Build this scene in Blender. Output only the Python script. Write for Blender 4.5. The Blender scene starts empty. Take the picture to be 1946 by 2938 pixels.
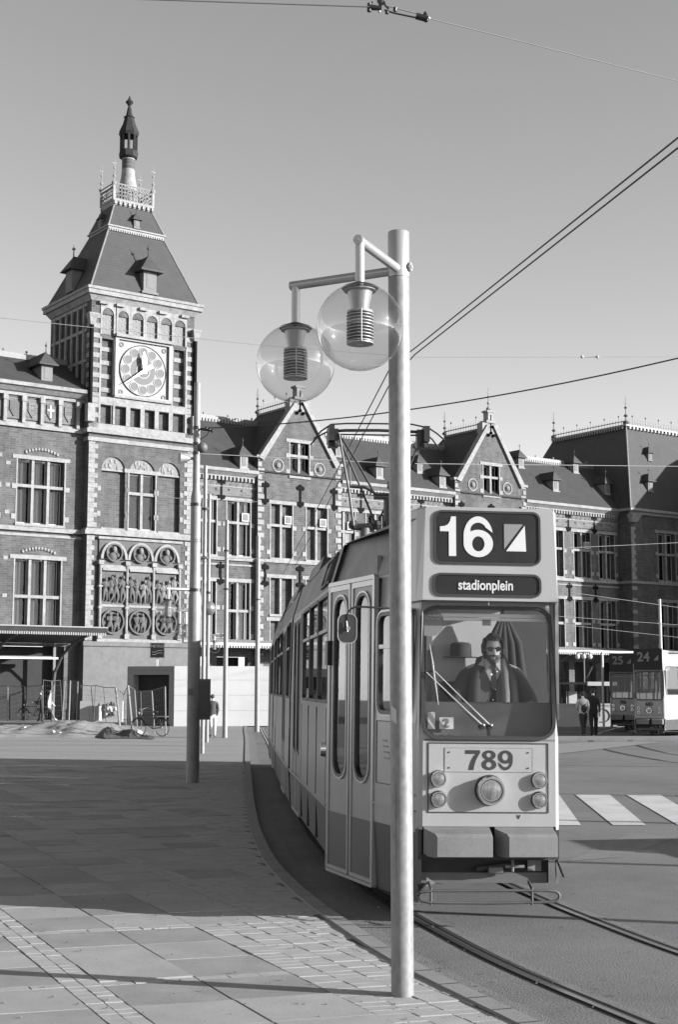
import bpy, bmesh, math, random
from mathutils import Matrix, Vector
random.seed(7)
C = bpy.context; SC = C.scene; COL = SC.collection
PI = math.pi
# ------------------------------------------------------------------ camera
F_PX = 4080.0; CAM_H = 1.9; PITCH = math.atan(503 / F_PX)
cd = bpy.data.cameras.new('camera'); cam = bpy.data.objects.new('camera', cd); COL.objects.link(cam)
cam.location = (0, 0, CAM_H); cam.rotation_euler = (PI / 2 + PITCH, 0, 0)
cd.sensor_fit = 'VERTICAL'; cd.sensor_height = 36; cd.lens = F_PX / 2938 * 36
cd.clip_start = .1; cd.clip_end = 3000
SC.camera = cam
# ------------------------------------------------------------------ light
SUN_EL = 15.0; SUN_AZ = 105.0
w = bpy.data.worlds.new('World'); SC.world = w; w.use_nodes = True
nt = w.node_tree; bg = nt.nodes['Background']
sk = nt.nodes.new('ShaderNodeTexSky'); sk.sky_type = 'NISHITA'; sk.sun_disc = False
sk.sun_elevation = math.radians(SUN_EL); sk.sun_rotation = math.radians(SUN_AZ)
sk.air_density = 1.0; sk.dust_density = .4; sk.ozone_density = 1.0
sep = nt.nodes.new('ShaderNodeSeparateColor'); nt.links.new(sk.outputs[0], sep.inputs[0])   # black and white film: one grey channel of the sky
mm = nt.nodes.new('ShaderNodeMath'); mm.operation = 'MULTIPLY_ADD'
nt.links.new(sep.outputs[0], mm.inputs[0]); mm.inputs[1].default_value = 1.0
m2 = nt.nodes.new('ShaderNodeMath'); m2.operation = 'MULTIPLY'; nt.links.new(sep.outputs[2], m2.inputs[0]); m2.inputs[1].default_value = 0
nt.links.new(m2.outputs[0], mm.inputs[2])
nt.links.new(mm.outputs[0], bg.inputs[0]); bg.inputs[1].default_value = .135
sd = bpy.data.lights.new('sun', 'SUN'); sd.energy = 5.0; sd.angle = math.radians(.5); sd.color = (1, 1, 1)
so = bpy.data.objects.new('sun', sd); COL.objects.link(so)
el = math.radians(SUN_EL); az = math.radians(SUN_AZ)
SUND = Vector((math.sin(az) * math.cos(el), math.cos(az) * math.cos(el), math.sin(el)))
so.rotation_euler = SUND.to_track_quat('Z', 'Y').to_euler(); so.location = (40, -10, 40)
SC.view_settings.view_transform = 'Standard'; SC.view_settings.look = 'None'
SC.view_settings.exposure = 1.32; SC.view_settings.gamma = 1
SC.cycles.max_bounces = 8; SC.cycles.transparent_max_bounces = 24

# ------------------------------------------------------------------ measuring the photograph (source pixels -> points on real planes)
_c, _s = math.cos(PITCH), math.sin(PITCH)
def ray(u, v):
    x = (u - 973) / F_PX; y = (1469 - v) / F_PX
    return x, _c - y * _s, _s + y * _c
def G(u, v, z=0):
    r = ray(u, v); t = (z - CAM_H) / r[2]; return Vector((r[0] * t, r[1] * t, z))
def AT(u, v, d):
    r = ray(u, v); t = d / r[1]; return Vector((r[0] * t, d, CAM_H + r[2] * t))
def VPL(u, v, o, e):
    r = ray(u, v); det = -e[0] * r[1] + r[0] * e[1]
    s = (o[0] * r[1] - r[0] * o[1]) / det; t = (o[1] + s * e[1]) / r[1]
    return s, CAM_H + r[2] * t

# ------------------------------------------------------------------ materials
def mat(name, base, rough=.7, metal=0., var=.12, scale=3., fine=0., bump=0., bscale=60., kind=None, spec=.5, dirt=0., st=(1, 1, 1)):
    m = bpy.data.materials.new(name); m.use_nodes = True; n = m.node_tree.nodes; L = m.node_tree.links
    b = n['Principled BSDF']; b.inputs['Roughness'].default_value = rough; b.inputs['Metallic'].default_value = metal
    b.inputs['Specular IOR Level'].default_value = spec
    tc = n.new('ShaderNodeTexCoord'); mp = n.new('ShaderNodeMapping'); L.new(tc.outputs['Object'], mp.inputs[0]); mp.inputs['Scale'].default_value = st
    nz = n.new('ShaderNodeTexNoise'); L.new(mp.outputs[0], nz.inputs[0]); nz.inputs['Scale'].default_value = scale; nz.inputs['Detail'].default_value = 6
    nz.inputs['Roughness'].default_value = .65
    def math_(op, a, bb, c=None):
        q = n.new('ShaderNodeMath'); q.operation = op
        for i, x in enumerate((a, bb, c)):
            if x is None: continue
            if isinstance(x, (int, float)): q.inputs[i].default_value = x
            else: L.new(x, q.inputs[i])
        return q.outputs[0]
    v = math_('MULTIPLY_ADD', nz.outputs[0], 4 * var * base, base * (1 - 2 * var))
    if fine:
        nf = n.new('ShaderNodeTexNoise'); L.new(tc.outputs['Object'], nf.inputs[0]); nf.inputs['Scale'].default_value = bscale; nf.inputs['Detail'].default_value = 3
        v = math_('MULTIPLY', v, math_('MULTIPLY_ADD', nf.outputs[0], 4 * fine, 1 - 2 * fine))
    if kind == 'brick':
        sx = n.new('ShaderNodeSeparateXYZ'); L.new(tc.outputs['Object'], sx.inputs[0])
        cx = n.new('ShaderNodeCombineXYZ'); L.new(math_('ADD', sx.outputs[0], sx.outputs[1]), cx.inputs[0]); L.new(sx.outputs[2], cx.inputs[1])
        br = n.new('ShaderNodeTexBrick'); L.new(cx.outputs[0], br.inputs[0]); br.inputs['Scale'].default_value = 1
        br.inputs['Brick Width'].default_value = .42; br.inputs['Row Height'].default_value = .14; br.inputs['Mortar Size'].default_value = .012
        br.inputs['Color1'].default_value = (.75, .75, .75, 1); br.inputs['Color2'].default_value = (1.2, 1.2, 1.2, 1); br.inputs['Mortar'].default_value = (1.5, 1.5, 1.5, 1)
        v = math_('MULTIPLY', v, br.outputs[0])
    if kind == 'slate':
        wv = n.new('ShaderNodeTexWave'); wv.bands_direction = 'Z'; L.new(tc.outputs['Object'], wv.inputs[0]); wv.inputs['Scale'].default_value = 1.6; wv.inputs['Distortion'].default_value = 1.5
        v = math_('MULTIPLY', v, math_('MULTIPLY_ADD', wv.outputs[1], .25, .87))
    if kind == 'galv':
        vo = n.new('ShaderNodeTexVoronoi'); L.new(mp.outputs[0], vo.inputs[0]); vo.inputs['Scale'].default_value = 28
        v = math_('MULTIPLY', v, math_('MULTIPLY_ADD', vo.outputs[0], .38, .84))
    if dirt:
        nd = n.new('ShaderNodeTexNoise'); L.new(mp.outputs[0], nd.inputs[0]); nd.inputs['Scale'].default_value = scale * .37; nd.inputs['Detail'].default_value = 9; nd.inputs['Roughness'].default_value = .8
        cr = n.new('ShaderNodeMapRange'); L.new(nd.outputs[0], cr.inputs[0]); cr.inputs[1].default_value = .45; cr.inputs[2].default_value = .7
        cr.inputs[3].default_value = 1; cr.inputs[4].default_value = 1 - dirt
        v = math_('MULTIPLY', v, cr.outputs[0])
    cb = n.new('ShaderNodeCombineColor'); [L.new(v, cb.inputs[i]) for i in range(3)]
    L.new(cb.outputs[0], b.inputs['Base Color'])
    if bump:
        nb = n.new('ShaderNodeTexNoise'); L.new(tc.outputs['Object'], nb.inputs[0]); nb.inputs['Scale'].default_value = bscale; nb.inputs['Detail'].default_value = 4
        bp = n.new('ShaderNodeBump'); bp.inputs['Strength'].default_value = bump; bp.inputs['Distance'].default_value = .01
        L.new(nb.outputs[0], bp.inputs['Height']); L.new(bp.outputs[0], b.inputs['Normal'])
    return m
def glass(name, tint=.85, refl=.08, rough=.02):
    m = bpy.data.materials.new(name); m.use_nodes = True; n = m.node_tree.nodes; L = m.node_tree.links; n.clear()
    o = n.new('ShaderNodeOutputMaterial'); mx = n.new('ShaderNodeMixShader'); t = n.new('ShaderNodeBsdfTransparent'); g = n.new('ShaderNodeBsdfGlossy')
    t.inputs[0].default_value = (tint, tint, tint, 1); g.inputs['Roughness'].default_value = rough; g.inputs[0].default_value = (1, 1, 1, 1)
    lw = n.new('ShaderNodeLayerWeight'); lw.inputs[0].default_value = .5
    pw = n.new('ShaderNodeMath'); pw.operation = 'POWER'; L.new(lw.outputs[1], pw.inputs[0]); pw.inputs[1].default_value = 4.2
    mr = n.new('ShaderNodeMath'); mr.operation = 'MULTIPLY_ADD'; L.new(pw.outputs[0], mr.inputs[0]); mr.inputs[1].default_value = .85; mr.inputs[2].default_value = refl
    L.new(mr.outputs[0], mx.inputs[0]); L.new(t.outputs[0], mx.inputs[1]); L.new(g.outputs[0], mx.inputs[2]); L.new(mx.outputs[0], o.inputs[0])
    return m
M = {}
M['brick'] = mat('brickwork', .064, .9, var=.27, scale=1.1, kind='brick', st=(2.2, 2.2, .8), dirt=.5)
M['brick2'] = mat('brickwork_pale', 0.1, .9, var=.2, scale=3.2, kind='brick', dirt=.3)
M['stone'] = mat('sandstone', .205, .85, var=.2, scale=5, dirt=.45, bump=.3)
M['granite'] = mat('granite_base', 0.105, .9, var=.18, scale=3, dirt=.2, bump=.4, bscale=12)
M['slate'] = mat('roof_slates', .032, .75, var=.16, scale=2, kind='slate', dirt=.3)
M['lead'] = mat('lead_trim', .16, .6, var=.16, scale=6, dirt=.4)
M['iron'] = mat('black_iron', .008, .95, var=.2, spec=.1)
M['irongrey'] = mat('grey_iron', 0.07, .6, var=.2)
M['white'] = mat('white_joinery', 0.29, .5, var=.05)
M['curtain'] = mat('curtain_cloth', .115, .9, var=.25, scale=1.2, st=(5, 5, .5))
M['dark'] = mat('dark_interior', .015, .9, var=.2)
M['pane'] = glass('window_glass', .75, .012)
M['verdigris'] = mat('dark_spire_lead', .022, .8, var=.3, scale=4, spec=.2)
M['relief'] = mat('carved_relief', 0.07, .85, var=.3, scale=5, bump=.6, bscale=14)
M['mosaic'] = mat('mosaic_tile', 0.14, .8, var=.35, scale=14)
M['gold'] = mat('gilded_metal', 0.5, .3, .2, var=.03)
M['dial'] = mat('clock_dial', .085, .7, var=.08, scale=20)
M['dialring'] = mat('clock_ring', .16, .6, var=.05)
M['ground'] = mat('far_ground', 0.18, .95, var=.1, scale=.4, fine=.1, bscale=20)
M['asphalt'] = mat('asphalt', .108, .9, var=.2, scale=.5, fine=.34, bump=.6, bscale=70, dirt=.35)
M['kerbgrit'] = mat('rough_asphalt_edge', .125, .95, var=.15, scale=4, fine=.8, bump=1, bscale=90, dirt=.2)
M['slab'] = mat('concrete_slab', .255, .85, var=.14, scale=1.7, fine=.16, bump=.25, bscale=120, dirt=.22)
M['slab2'] = mat('concrete_slab_b', .205, .85, var=.16, scale=2.1, fine=.16, bump=.25, bscale=120, dirt=.3)
M['paver'] = mat('paving_brick', 0.262, .85, var=.12, scale=6, fine=.15, bump=.3, bscale=120)
M['joint'] = mat('joint_sand', .1, .95, var=.3, scale=12)
M['farpave'] = mat('station_square_paving', .2, .9, var=.1, scale=1.1, fine=.16, bump=.2, bscale=60, st=(.3, 2.5, 1), dirt=.2)
M['kerb'] = mat('kerb_stone', .17, .85, var=.14, scale=4, fine=.25, bscale=80, dirt=.2)
M['paintwhite'] = mat('road_paint', .42, .7, var=.08, scale=3, dirt=.35)
M['rail'] = mat('rail_steel', .4, .25, .9, var=.1, scale=8)
M['railgroove'] = mat('rail_groove', .02, .9, var=.1)
M['dirt'] = mat('sandy_rubble', 0.21, .95, var=.3, scale=2.2, bump=1, bscale=6)
M['soil'] = mat('dark_soil', .045, .95, var=.4, scale=3, bump=1, bscale=8)
M['galv'] = mat('galvanised_steel', .18, .5, .1, var=.14, scale=9, kind='galv', dirt=.3, st=(1, 1, .6))
M['galvdark'] = mat('weathered_pole_paint', 0.19, .55, .2, var=.15, scale=5, dirt=.3)
M['alu'] = mat('brushed_aluminium', 0.34, .32, .5, var=.05, scale=10, st=(1, 1, .2))
M['globe'] = glass('clear_globe', .84, .05, .015)
M['louvre'] = mat('lamp_louvre', 0.36, .5, .3, var=.05)
M['tram'] = mat('tram_paint_pale', .25, .32, var=.06, scale=1.5, dirt=.14, fine=.03, bscale=160)
M['tramroof'] = mat('tram_roof_paint', .2, .55, var=.22, scale=3.2, dirt=.35)
M['tramband'] = mat('tram_skirt_paint', 0.035, .45, var=.15, scale=3, dirt=.2)
M['bumper'] = mat('bumper_rubbing_block', .135, .65, var=.1, scale=6, dirt=.3, fine=.12, bscale=70)
M['rubber'] = mat('black_rubber', .018, .45, var=.1)
M['black'] = mat('black_paint', .012, .4, var=.1)
M['guardpaint'] = mat('guard_paint', .055, .6, .1, var=.25, scale=8, dirt=.3)
M['under'] = mat('underframe_grime', .022, .85, var=.4, scale=5)
M['chrome'] = mat('chrome', .75, .12, 1., var=.02)
M['lens'] = mat('lamp_lens', .22, .18, .55, var=.5, scale=16, st=(3, .4, 1), bump=.2, bscale=30)
M['trampane'] = glass('tram_glass', .5, .06)
M['shieldglass'] = glass('windscreen_glass', .92, .03)
M['signface'] = mat('sign_face', .012, .4, var=.35, scale=4, spec=.25)
M['signwhite'] = mat('sign_lettering', 0.42, .5, var=.04, scale=3)
M['signgrey'] = mat('sign_emblem_grey', 0.15, .5, var=.08)
M['num'] = mat('black_lettering', .012, .6, var=.05)
M['doorgrey'] = mat('tram_door_paint', 0.19, .4, var=.06, dirt=.1)
M['cabpale'] = mat('cab_partition', .6, .6, var=.04)
M['cabdark'] = mat('cab_lining', .07, .7, var=.15)
M['skin'] = mat('skin', .48, .55, var=.06)
M['hair'] = mat('dark_hair', .045, .7, var=.3, scale=30, st=(1, 1, .2))
M['hairfair'] = mat('beard_hair', .11, .8, var=.35, scale=60)
M['coat'] = mat('dark_coat', .045, .9, var=.15, scale=10)
M['suit'] = mat('tweed_jacket', .13, .9, var=.2, scale=40, st=(3, 3, .4))
M['scarf'] = mat('grey_scarf', 0.2, .9, var=.12, scale=30)
M['shirt'] = mat('white_shirt', 0.45, .8, var=.05)
M['pale'] = mat('pale_cloth', 0.42, .85, var=.08)
M['mid'] = mat('grey_cloth', 0.13, .9, var=.12)
M['darkcloth'] = mat('dark_cloth', .025, .9, var=.12)
M['hoard'] = mat('white_hoarding', 0.36, .7, var=.05, scale=1.2, dirt=.1)
M['concrete'] = mat('grey_concrete', 0.18, .8, var=.08, scale=2)
M['roofglass'] = mat('canopy_sheet', 0.22, .6, var=.2, scale=3)
M['wirelit'] = mat('steel_wire', .13, .5, .2, var=.05)
M['cable'] = mat('black_cable', .015, .6, var=.05)
M['ceramic'] = mat('insulator_ceramic', .35, .3, var=.1)

# ------------------------------------------------------------------ objects
def tag(o, label=None, cat=None, group=None, kind=None):
    if label: o['label'] = label
    if cat: o['category'] = cat
    if group: o['group'] = group
    if kind: o['kind'] = kind
    return o
def empty(name, loc=(0, 0, 0), rz=0, label=None, cat=None, group=None):
    o = bpy.data.objects.new(name, None); COL.objects.link(o); o.location = loc; o.rotation_euler = (0, 0, rz); o.empty_display_size = .2
    return tag(o, label, cat, group)
def kids(o): return [c for c in bpy.data.objects if c.parent is o]
def copy_tree(o, parent=None):
    c = o.copy(); COL.objects.link(c)
    if parent: c.parent = parent
    for ch in kids(o): copy_tree(ch, c)
    return c
class MB:
    def __init__(s, T=None): s.v = []; s.f = []; s.m = []; s.T = T
    def P(s, p):
        p = Vector(p); return s.T @ p if s.T is not None else p
    def add(s, vs, fs, mi=0):
        b = len(s.v); s.v += [s.P(p) for p in vs]; s.f += [tuple(b + i for i in f) for f in fs]; s.m += [mi] * len(fs); return s
    def face(s, pts, mi=0): return s.add(pts, [tuple(range(len(pts)))], mi)
    def box(s, x0, x1, y0, y1, z0, z1, mi=0):
        vs = [(x, y, z) for z in (z0, z1) for y in (y0, y1) for x in (x0, x1)]
        return s.add(vs, [(0, 2, 3, 1), (4, 5, 7, 6), (0, 1, 5, 4), (2, 6, 7, 3), (0, 4, 6, 2), (1, 3, 7, 5)], mi)
    def frustum(s, b, t, z0, z1, mi=0):      # b,t = (x0,x1,y0,y1)
        vs = [(x, y, z0) for y in b[2:] for x in b[:2]] + [(x, y, z1) for y in t[2:] for x in t[:2]]
        return s.add(vs, [(0, 2, 3, 1), (4, 5, 7, 6), (0, 1, 5, 4), (2, 6, 7, 3), (0, 4, 6, 2), (1, 3, 7, 5)], mi)
    def cyl(s, p0, p1, r0, r1=None, n=10, mi=0, caps=True):
        r1 = r0 if r1 is None else r1; p0 = Vector(p0); p1 = Vector(p1); d = (p1 - p0).normalized()
        a = d.orthogonal().normalized(); b = d.cross(a); vs = []
        for p, r in ((p0, r0), (p1, r1)):
            vs += [p + (a * math.cos(2 * PI * i / n) + b * math.sin(2 * PI * i / n)) * r for i in range(n)]
        fs = [(i, (i + 1) % n, n + (i + 1) % n, n + i) for i in range(n)]
        if caps: fs += [tuple(range(n - 1, -1, -1)), tuple(range(n, 2 * n))]
        return s.add(vs, fs, mi)
    def tube(s, pts, r, n=8, mi=0):
        pts = [Vector(p) for p in pts]; rings = []; a = None
        for i, p in enumerate(pts):
            d = (pts[min(i + 1, len(pts) - 1)] - pts[max(i - 1, 0)]).normalized()
            a = d.orthogonal().normalized() if a is None else (a - d * a.dot(d)).normalized()
            b = d.cross(a); rr = r[i] if isinstance(r, (list, tuple)) else r
            rings.append([p + (a * math.cos(2 * PI * k / n) + b * math.sin(2 * PI * k / n)) * rr for k in range(n)])
        vs = [q for g in rings for q in g]; fs = []
        for i in range(len(pts) - 1):
            fs += [(i * n + k, i * n + (k + 1) % n, (i + 1) * n + (k + 1) % n, (i + 1) * n + k) for k in range(n)]
        fs += [tuple(range(n - 1, -1, -1)), tuple(range((len(pts) - 1) * n, len(pts) * n))]
        return s.add(vs, fs, mi)
    def lathe(s, prof, c=(0, 0, 0), n=16, mi=0):
        vs = [(c[0] + r * math.cos(2 * PI * k / n), c[1] + r * math.sin(2 * PI * k / n), c[2] + z) for r, z in prof for k in range(n)]
        fs = [(i * n + k, i * n + (k + 1) % n, (i + 1) * n + (k + 1) % n, (i + 1) * n + k) for i in range(len(prof) - 1) for k in range(n)]
        fs += [tuple(range(n - 1, -1, -1)), tuple(range((len(prof) - 1) * n, len(prof) * n))]
        return s.add(vs, fs, mi)
    def ball(s, c, r, n=12, mi=0, sc=(1, 1, 1)):
        m = n // 2
        prof = [(math.sin(PI * (i + .02) / (m + .04)), -math.cos(PI * (i + .02) / (m + .04))) for i in range(m + 1)]
        vs = [(c[0] + a * r * sc[0] * math.cos(2 * PI * k / n), c[1] + a * r * sc[1] * math.sin(2 * PI * k / n), c[2] + z * r * sc[2]) for a, z in prof for k in range(n)]
        fs = [(i * n + k, i * n + (k + 1) % n, (i + 1) * n + (k + 1) % n, (i + 1) * n + k) for i in range(m) for k in range(n)]
        return s.add(vs, fs, mi)
    def prism(s, poly, y0, y1, mi=0):        # poly in (x,z), extruded along y
        n = len(poly); vs = [(x, y0, z) for x, z in poly] + [(x, y1, z) for x, z in poly]
        fs = [tuple(range(n)), tuple(range(2 * n - 1, n - 1, -1))] + [(i, n + i, n + (i + 1) % n, (i + 1) % n) for i in range(n)]
        return s.add(vs, fs, mi)
    def ring(s, outer, inner, y0, y1, mi=0):  # both loops same count in (x,z)
        n = len(outer); vs = [(x, y, z) for y in (y0, y1) for lp in (outer, inner) for x, z in lp]; fs = []
        for i in range(n):
            j = (i + 1) % n
            fs += [(i, j, n + j, n + i), (2 * n + i, 3 * n + i, 3 * n + j, 2 * n + j), (i, 2 * n + i, 2 * n + j, j), (n + i, n + j, 3 * n + j, 3 * n + i)]
        return s.add(vs, fs, mi)
    def build(s, name, mats, parent=None, smooth=False, fix=True):
        if not isinstance(mats, (list, tuple)): mats = [mats]
        me = bpy.data.meshes.new(name); me.from_pydata([tuple(v) for v in s.v], [], s.f)
        for m in mats: me.materials.append(M[m] if isinstance(m, str) else m)
        me.polygons.foreach_set('material_index', s.m)
        if fix:
            b = bmesh.new(); b.from_mesh(me); bmesh.ops.recalc_face_normals(b, faces=b.faces); b.to_mesh(me); b.free()
        if smooth:
            me.polygons.foreach_set('use_smooth', [True] * len(me.polygons)); me.set_sharp_from_angle(angle=math.radians(smooth if smooth is not True else 40))
        me.update(); o = bpy.data.objects.new(name, me); COL.objects.link(o)
        if parent: o.parent = parent
        return o
def rrect(x0, x1, z0, z1, r, k=5):
    out = []
    for cx, cz, a0 in ((x1 - r, z1 - r, 0), (x0 + r, z1 - r, 90), (x0 + r, z0 + r, 180), (x1 - r, z0 + r, 270)):
        for i in range(k + 1):
            a = math.radians(a0 + 90 * i / k); out.append((cx + r * math.cos(a), cz + r * math.sin(a)))
    return out
def circ(cx, cz, r, n=24): return [(cx + r * math.cos(2 * PI * i / n), cz + r * math.sin(2 * PI * i / n)) for i in range(n)]
def wall(mb, xs, zs, holes, fn, mi=0, reveal=.3, rmi=None, back=None):
    """grid wall with rectangular holes; fn(x, y, z) maps wall coords (y = depth) to 3-D"""
    X = sorted(set([round(a, 4) for a in xs] + [round(a, 4) for h in holes for a in h[:2]])); Z = sorted(set([round(a, 4) for a in zs] + [round(a, 4) for h in holes for a in h[2:4]]))
    for i in range(len(X) - 1):
        for j in range(len(Z) - 1):
            cx = (X[i] + X[i + 1]) / 2; cz = (Z[j] + Z[j + 1]) / 2
            if any(h[0] < cx < h[1] and h[2] < cz < h[3] for h in holes): continue
            mb.face([fn(X[i], 0, Z[j]), fn(X[i + 1], 0, Z[j]), fn(X[i + 1], 0, Z[j + 1]), fn(X[i], 0, Z[j + 1])], mi)
    for h in holes:
        q = [(h[0], h[2]), (h[1], h[2]), (h[1], h[3]), (h[0], h[3])]
        if reveal:
            for i in range(4):
                a, b = q[i], q[(i + 1) % 4]
                mb.face([fn(a[0], 0, a[1]), fn(b[0], 0, b[1]), fn(b[0], reveal, b[1]), fn(a[0], reveal, a[1])], mi if rmi is None else rmi)
        if back is not None: mb.face([fn(x, back[0], z) for x, z in q], back[1])
def text(name, body, size, loc, mname, parent, depth=.004, bold=0., sx=1., rot=(PI / 2, 0, 0), align='CENTER'):
    cu = bpy.data.curves.new(name, 'FONT'); cu.body = body; cu.size = size; cu.extrude = depth; cu.offset = bold; cu.align_x = align; cu.align_y = 'CENTER'
    o = bpy.data.objects.new(name, cu); COL.objects.link(o)
    dg = C.evaluated_depsgraph_get(); me = bpy.data.meshes.new_from_object(o.evaluated_get(dg)); bpy.data.objects.remove(o)
    me.materials.clear(); me.materials.append(M[mname]); r = bpy.data.objects.new(name, me); COL.objects.link(r)
    r.parent = parent; r.location = loc; r.rotation_euler = rot; r.scale = (sx, 1, 1); return r
# ------------------------------------------------------------------ ground
def sheet(name, pts, z, m):
    mb = MB(); mb.face([(p[0], p[1], z) for p in pts]); return tag(mb.build(name, m), kind='structure')
KERB = [(1.75, 6.6), (1.45, 7.5), (1.15, 8.38), (.92, 9.03), (.63, 9.86), (.38, 10.7), (.13, 11.7), (-.09, 12.64), (-.39, 14.14), (-.69, 16.04), (-.94, 18.3), (-1.15, 20.6), (-1.58, 26.5), (-2.3, 37.3), (-3.3, 52.6), (-4.1, 64), (-5.4, 84)]
KERB = [(3.0, 4.2), (2.35, 5.4)] + KERB
def off_path(path, d):
    out = []
    for i, p in enumerate(path):
        a = path[max(i - 1, 0)]; b = path[min(i + 1, len(path) - 1)]; tx, ty = b[0] - a[0], b[1] - a[1]; l = math.hypot(tx, ty)
        out.append((p[0] + ty / l * d, p[1] - tx / l * d))
    return out
def densify(path, st=.25):
    pts = [Vector((p[0], p[1])) for p in path]; out = []
    for i in range(len(pts) - 1):
        p0 = pts[max(i - 1, 0)]; p1 = pts[i]; p2 = pts[i + 1]; p3 = pts[min(i + 2, len(pts) - 1)]
        n = max(2, int((p2 - p1).length / st))
        for k in range(n):
            t = k / n
            out.append(tuple(.5 * ((2 * p1) + (p2 - p0) * t + (2 * p0 - 5 * p1 + 4 * p2 - p3) * t * t + (3 * p1 - p0 - 3 * p2 + p3) * t ** 3)))
    out.append(tuple(pts[-1])); return out
KP = densify(KERB, .3)
def kerb_x(y):
    for a, b in zip(KP, KP[1:]):
        if (a[1] - y) * (b[1] - y) <= 0 and a[1] != b[1]: return a[0] + (b[0] - a[0]) * (y - a[1]) / (b[1] - a[1])
    return KP[0][0] if y < KP[0][1] else KP[-1][0]
def ribbon(mb, pa, pb, z0, z1, mi=0):
    for i in range(len(pa) - 1):
        mb.face([(pa[i][0], pa[i][1], z0), (pb[i][0], pb[i][1], z1), (pb[i + 1][0], pb[i + 1][1], z1), (pa[i + 1][0], pa[i + 1][1], z0)], mi)
RZ = -.06
sheet('ground', [(-1500, -1500), (1500, -1500), (1500, 1500), (-1500, 1500)], -.07, 'ground')
mb = MB(); mb.face([(-3, -6, RZ), (60, -6, RZ), (90, 110, RZ), (-10, 110, RZ)]); tag(mb.build('road', 'asphalt'), kind='structure')
# pavement bed: a slab whose edge is the kerb face
mb = MB(); inner = off_path(KP, -.14)
ribbon(mb, [(-60, p[1]) for p in inner], inner, -.008, -.008); tag(mb.build('pavement_bed', 'joint'), kind='structure')
mb = MB(); ribbon(mb, inner, inner, -.01, .016); ribbon(mb, inner, KP, .016, .014); ribbon(mb, KP, off_path(KP, .006), .014, RZ); 
kj = densify(KERB, 1.0); ki = off_path(kj, -.14); ko = off_path(kj, .004)
for a, b in zip(ki, ko):
    if a[1] < 45: dx, dy = b[1] - a[1], a[0] - b[0]; l = math.hypot(dx, dy) / .006; dx /= l; dy /= l; mb.face([(a[0] - dx, a[1] - dy, .0185), (b[0] - dx, b[1] - dy, .0185), (b[0] + dx, b[1] + dy, .0185), (a[0] + dx, a[1] + dy, .0185)], 1)
tag(mb.build('kerb', ['kerb', 'railgroove']), kind='structure')
mb = MB(); ribbon(mb, off_path(KP, .012), off_path(KP, .24), RZ + .004, RZ + .004); tag(mb.build('road_edge', 'kerbgrit'), kind='structure')
# paving: big slabs with brick strips, each a real low block
mb = MB(); A_ = Vector((.405, -.914)); NA = Vector((.914, .405)); B_ = Vector((.957, .29)); NB = Vector((-.29, .957))
def at_ab(a, b):        # a along NA, b along NB (skewed)
    det = NA.x * NB.y - NA.y * NB.x
    return ((a * NB.y - b * NA.y) / det, (NA.x * b - NB.x * a) / det)
def block(a0, a1, b0, b1, mi, g=.005, dz=.003, h=.0):
    pts = [at_ab(a0 + g, b0 + g), at_ab(a1 - g, b0 + g), at_ab(a1 - g, b1 - g), at_ab(a0 + g, b1 - g)]
    cx = sum(p[0] for p in pts) / 4; cy = sum(p[1] for p in pts) / 4
    if cx < -13 or cy < 4.5 or cy > 36 or cx - kerb_x(cy) > -.12 or max(p[0] - kerb_x(p[1]) for p in pts) > -.004: return
    z = [h + random.uniform(-dz, dz) * .3 for _ in range(4)]; zc = random.uniform(-dz, dz)
    t = [(p[0], p[1], zc + zz) for p, zz in zip(pts, z)]; bt = [(p[0], p[1], -.02) for p in pts]
    mb.add(t + bt, [(0, 1, 2, 3), (0, 4, 5, 1), (1, 5, 6, 2), (2, 6, 7, 3), (3, 7, 4, 0)], mi)
PA = 2.43 + .002
for ia in range(-8, 9):
    for ib in range(-3, 19):
        a0 = PA - .235 + ia * 2.12; b0 = 9.47 + ib * 2.06
        for k in range(3):
            for j in range(3):
                s0 = a0 + .235 + k * .628; t0 = b0 + .105 + j * .652
                c = at_ab(s0 + .3, t0 + .3)
                near_kerb = c[0] > kerb_x(c[1]) - (1.0 if c[1] < 14 else .75)
                if near_kerb:
                    for q in range(6):
                        for r_ in range(3): block(s0 + r_ * .2093, s0 + (r_ + 1) * .2093, t0 + q * .1087, t0 + (q + 1) * .1087, 2, .004, .003)
                else: block(s0, s0 + .628, t0, t0 + .652, random.choice((0, 0, 1)), .008, .006)
        for q in range(20):
            for r_ in range(2): block(a0 + r_ * .1175, a0 + (r_ + 1) * .1175, b0 + q * .103, b0 + (q + 1) * .103, 2, .004, .003)
        for q in range(9): block(a0 + .235 + q * .2093, a0 + .235 + (q + 1) * .2093, b0, b0 + .105, 2, .004, .003)
tag(mb.build('pavement', ['slab', 'slab2', 'paver'], fix=False), kind='structure')
mb = MB(); inn2 = [(p[0], p[1]) for p in off_path(KP, -.16) if p[1] > 34.5]
ribbon(mb, [(-60, p[1]) for p in inn2], inn2, 0, 0); mb.face([(-60, 4, 0), (-13.2, 4, 0), (-13.2, 34.5, 0), (-60, 34.5, 0)])
tag(mb.build('station_square', 'farpave'), kind='structure')
mb = MB()
for y, x0, x1, wd in ((40.5, -60, -2.9, .05), (44, -60, -3.2, .06), (47, -60, -3.4, .09), (50.5, -60, -3.6, .05), (55, -60, -3.9, .08)):
    mb.face([(x0, y + 1.5, .004), (x1, y, .004), (x1, y + wd, .004), (x0, y + 1.5 + wd, .004)])
tag(mb.build('drain_channel', 'joint'), kind='structure')
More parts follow.
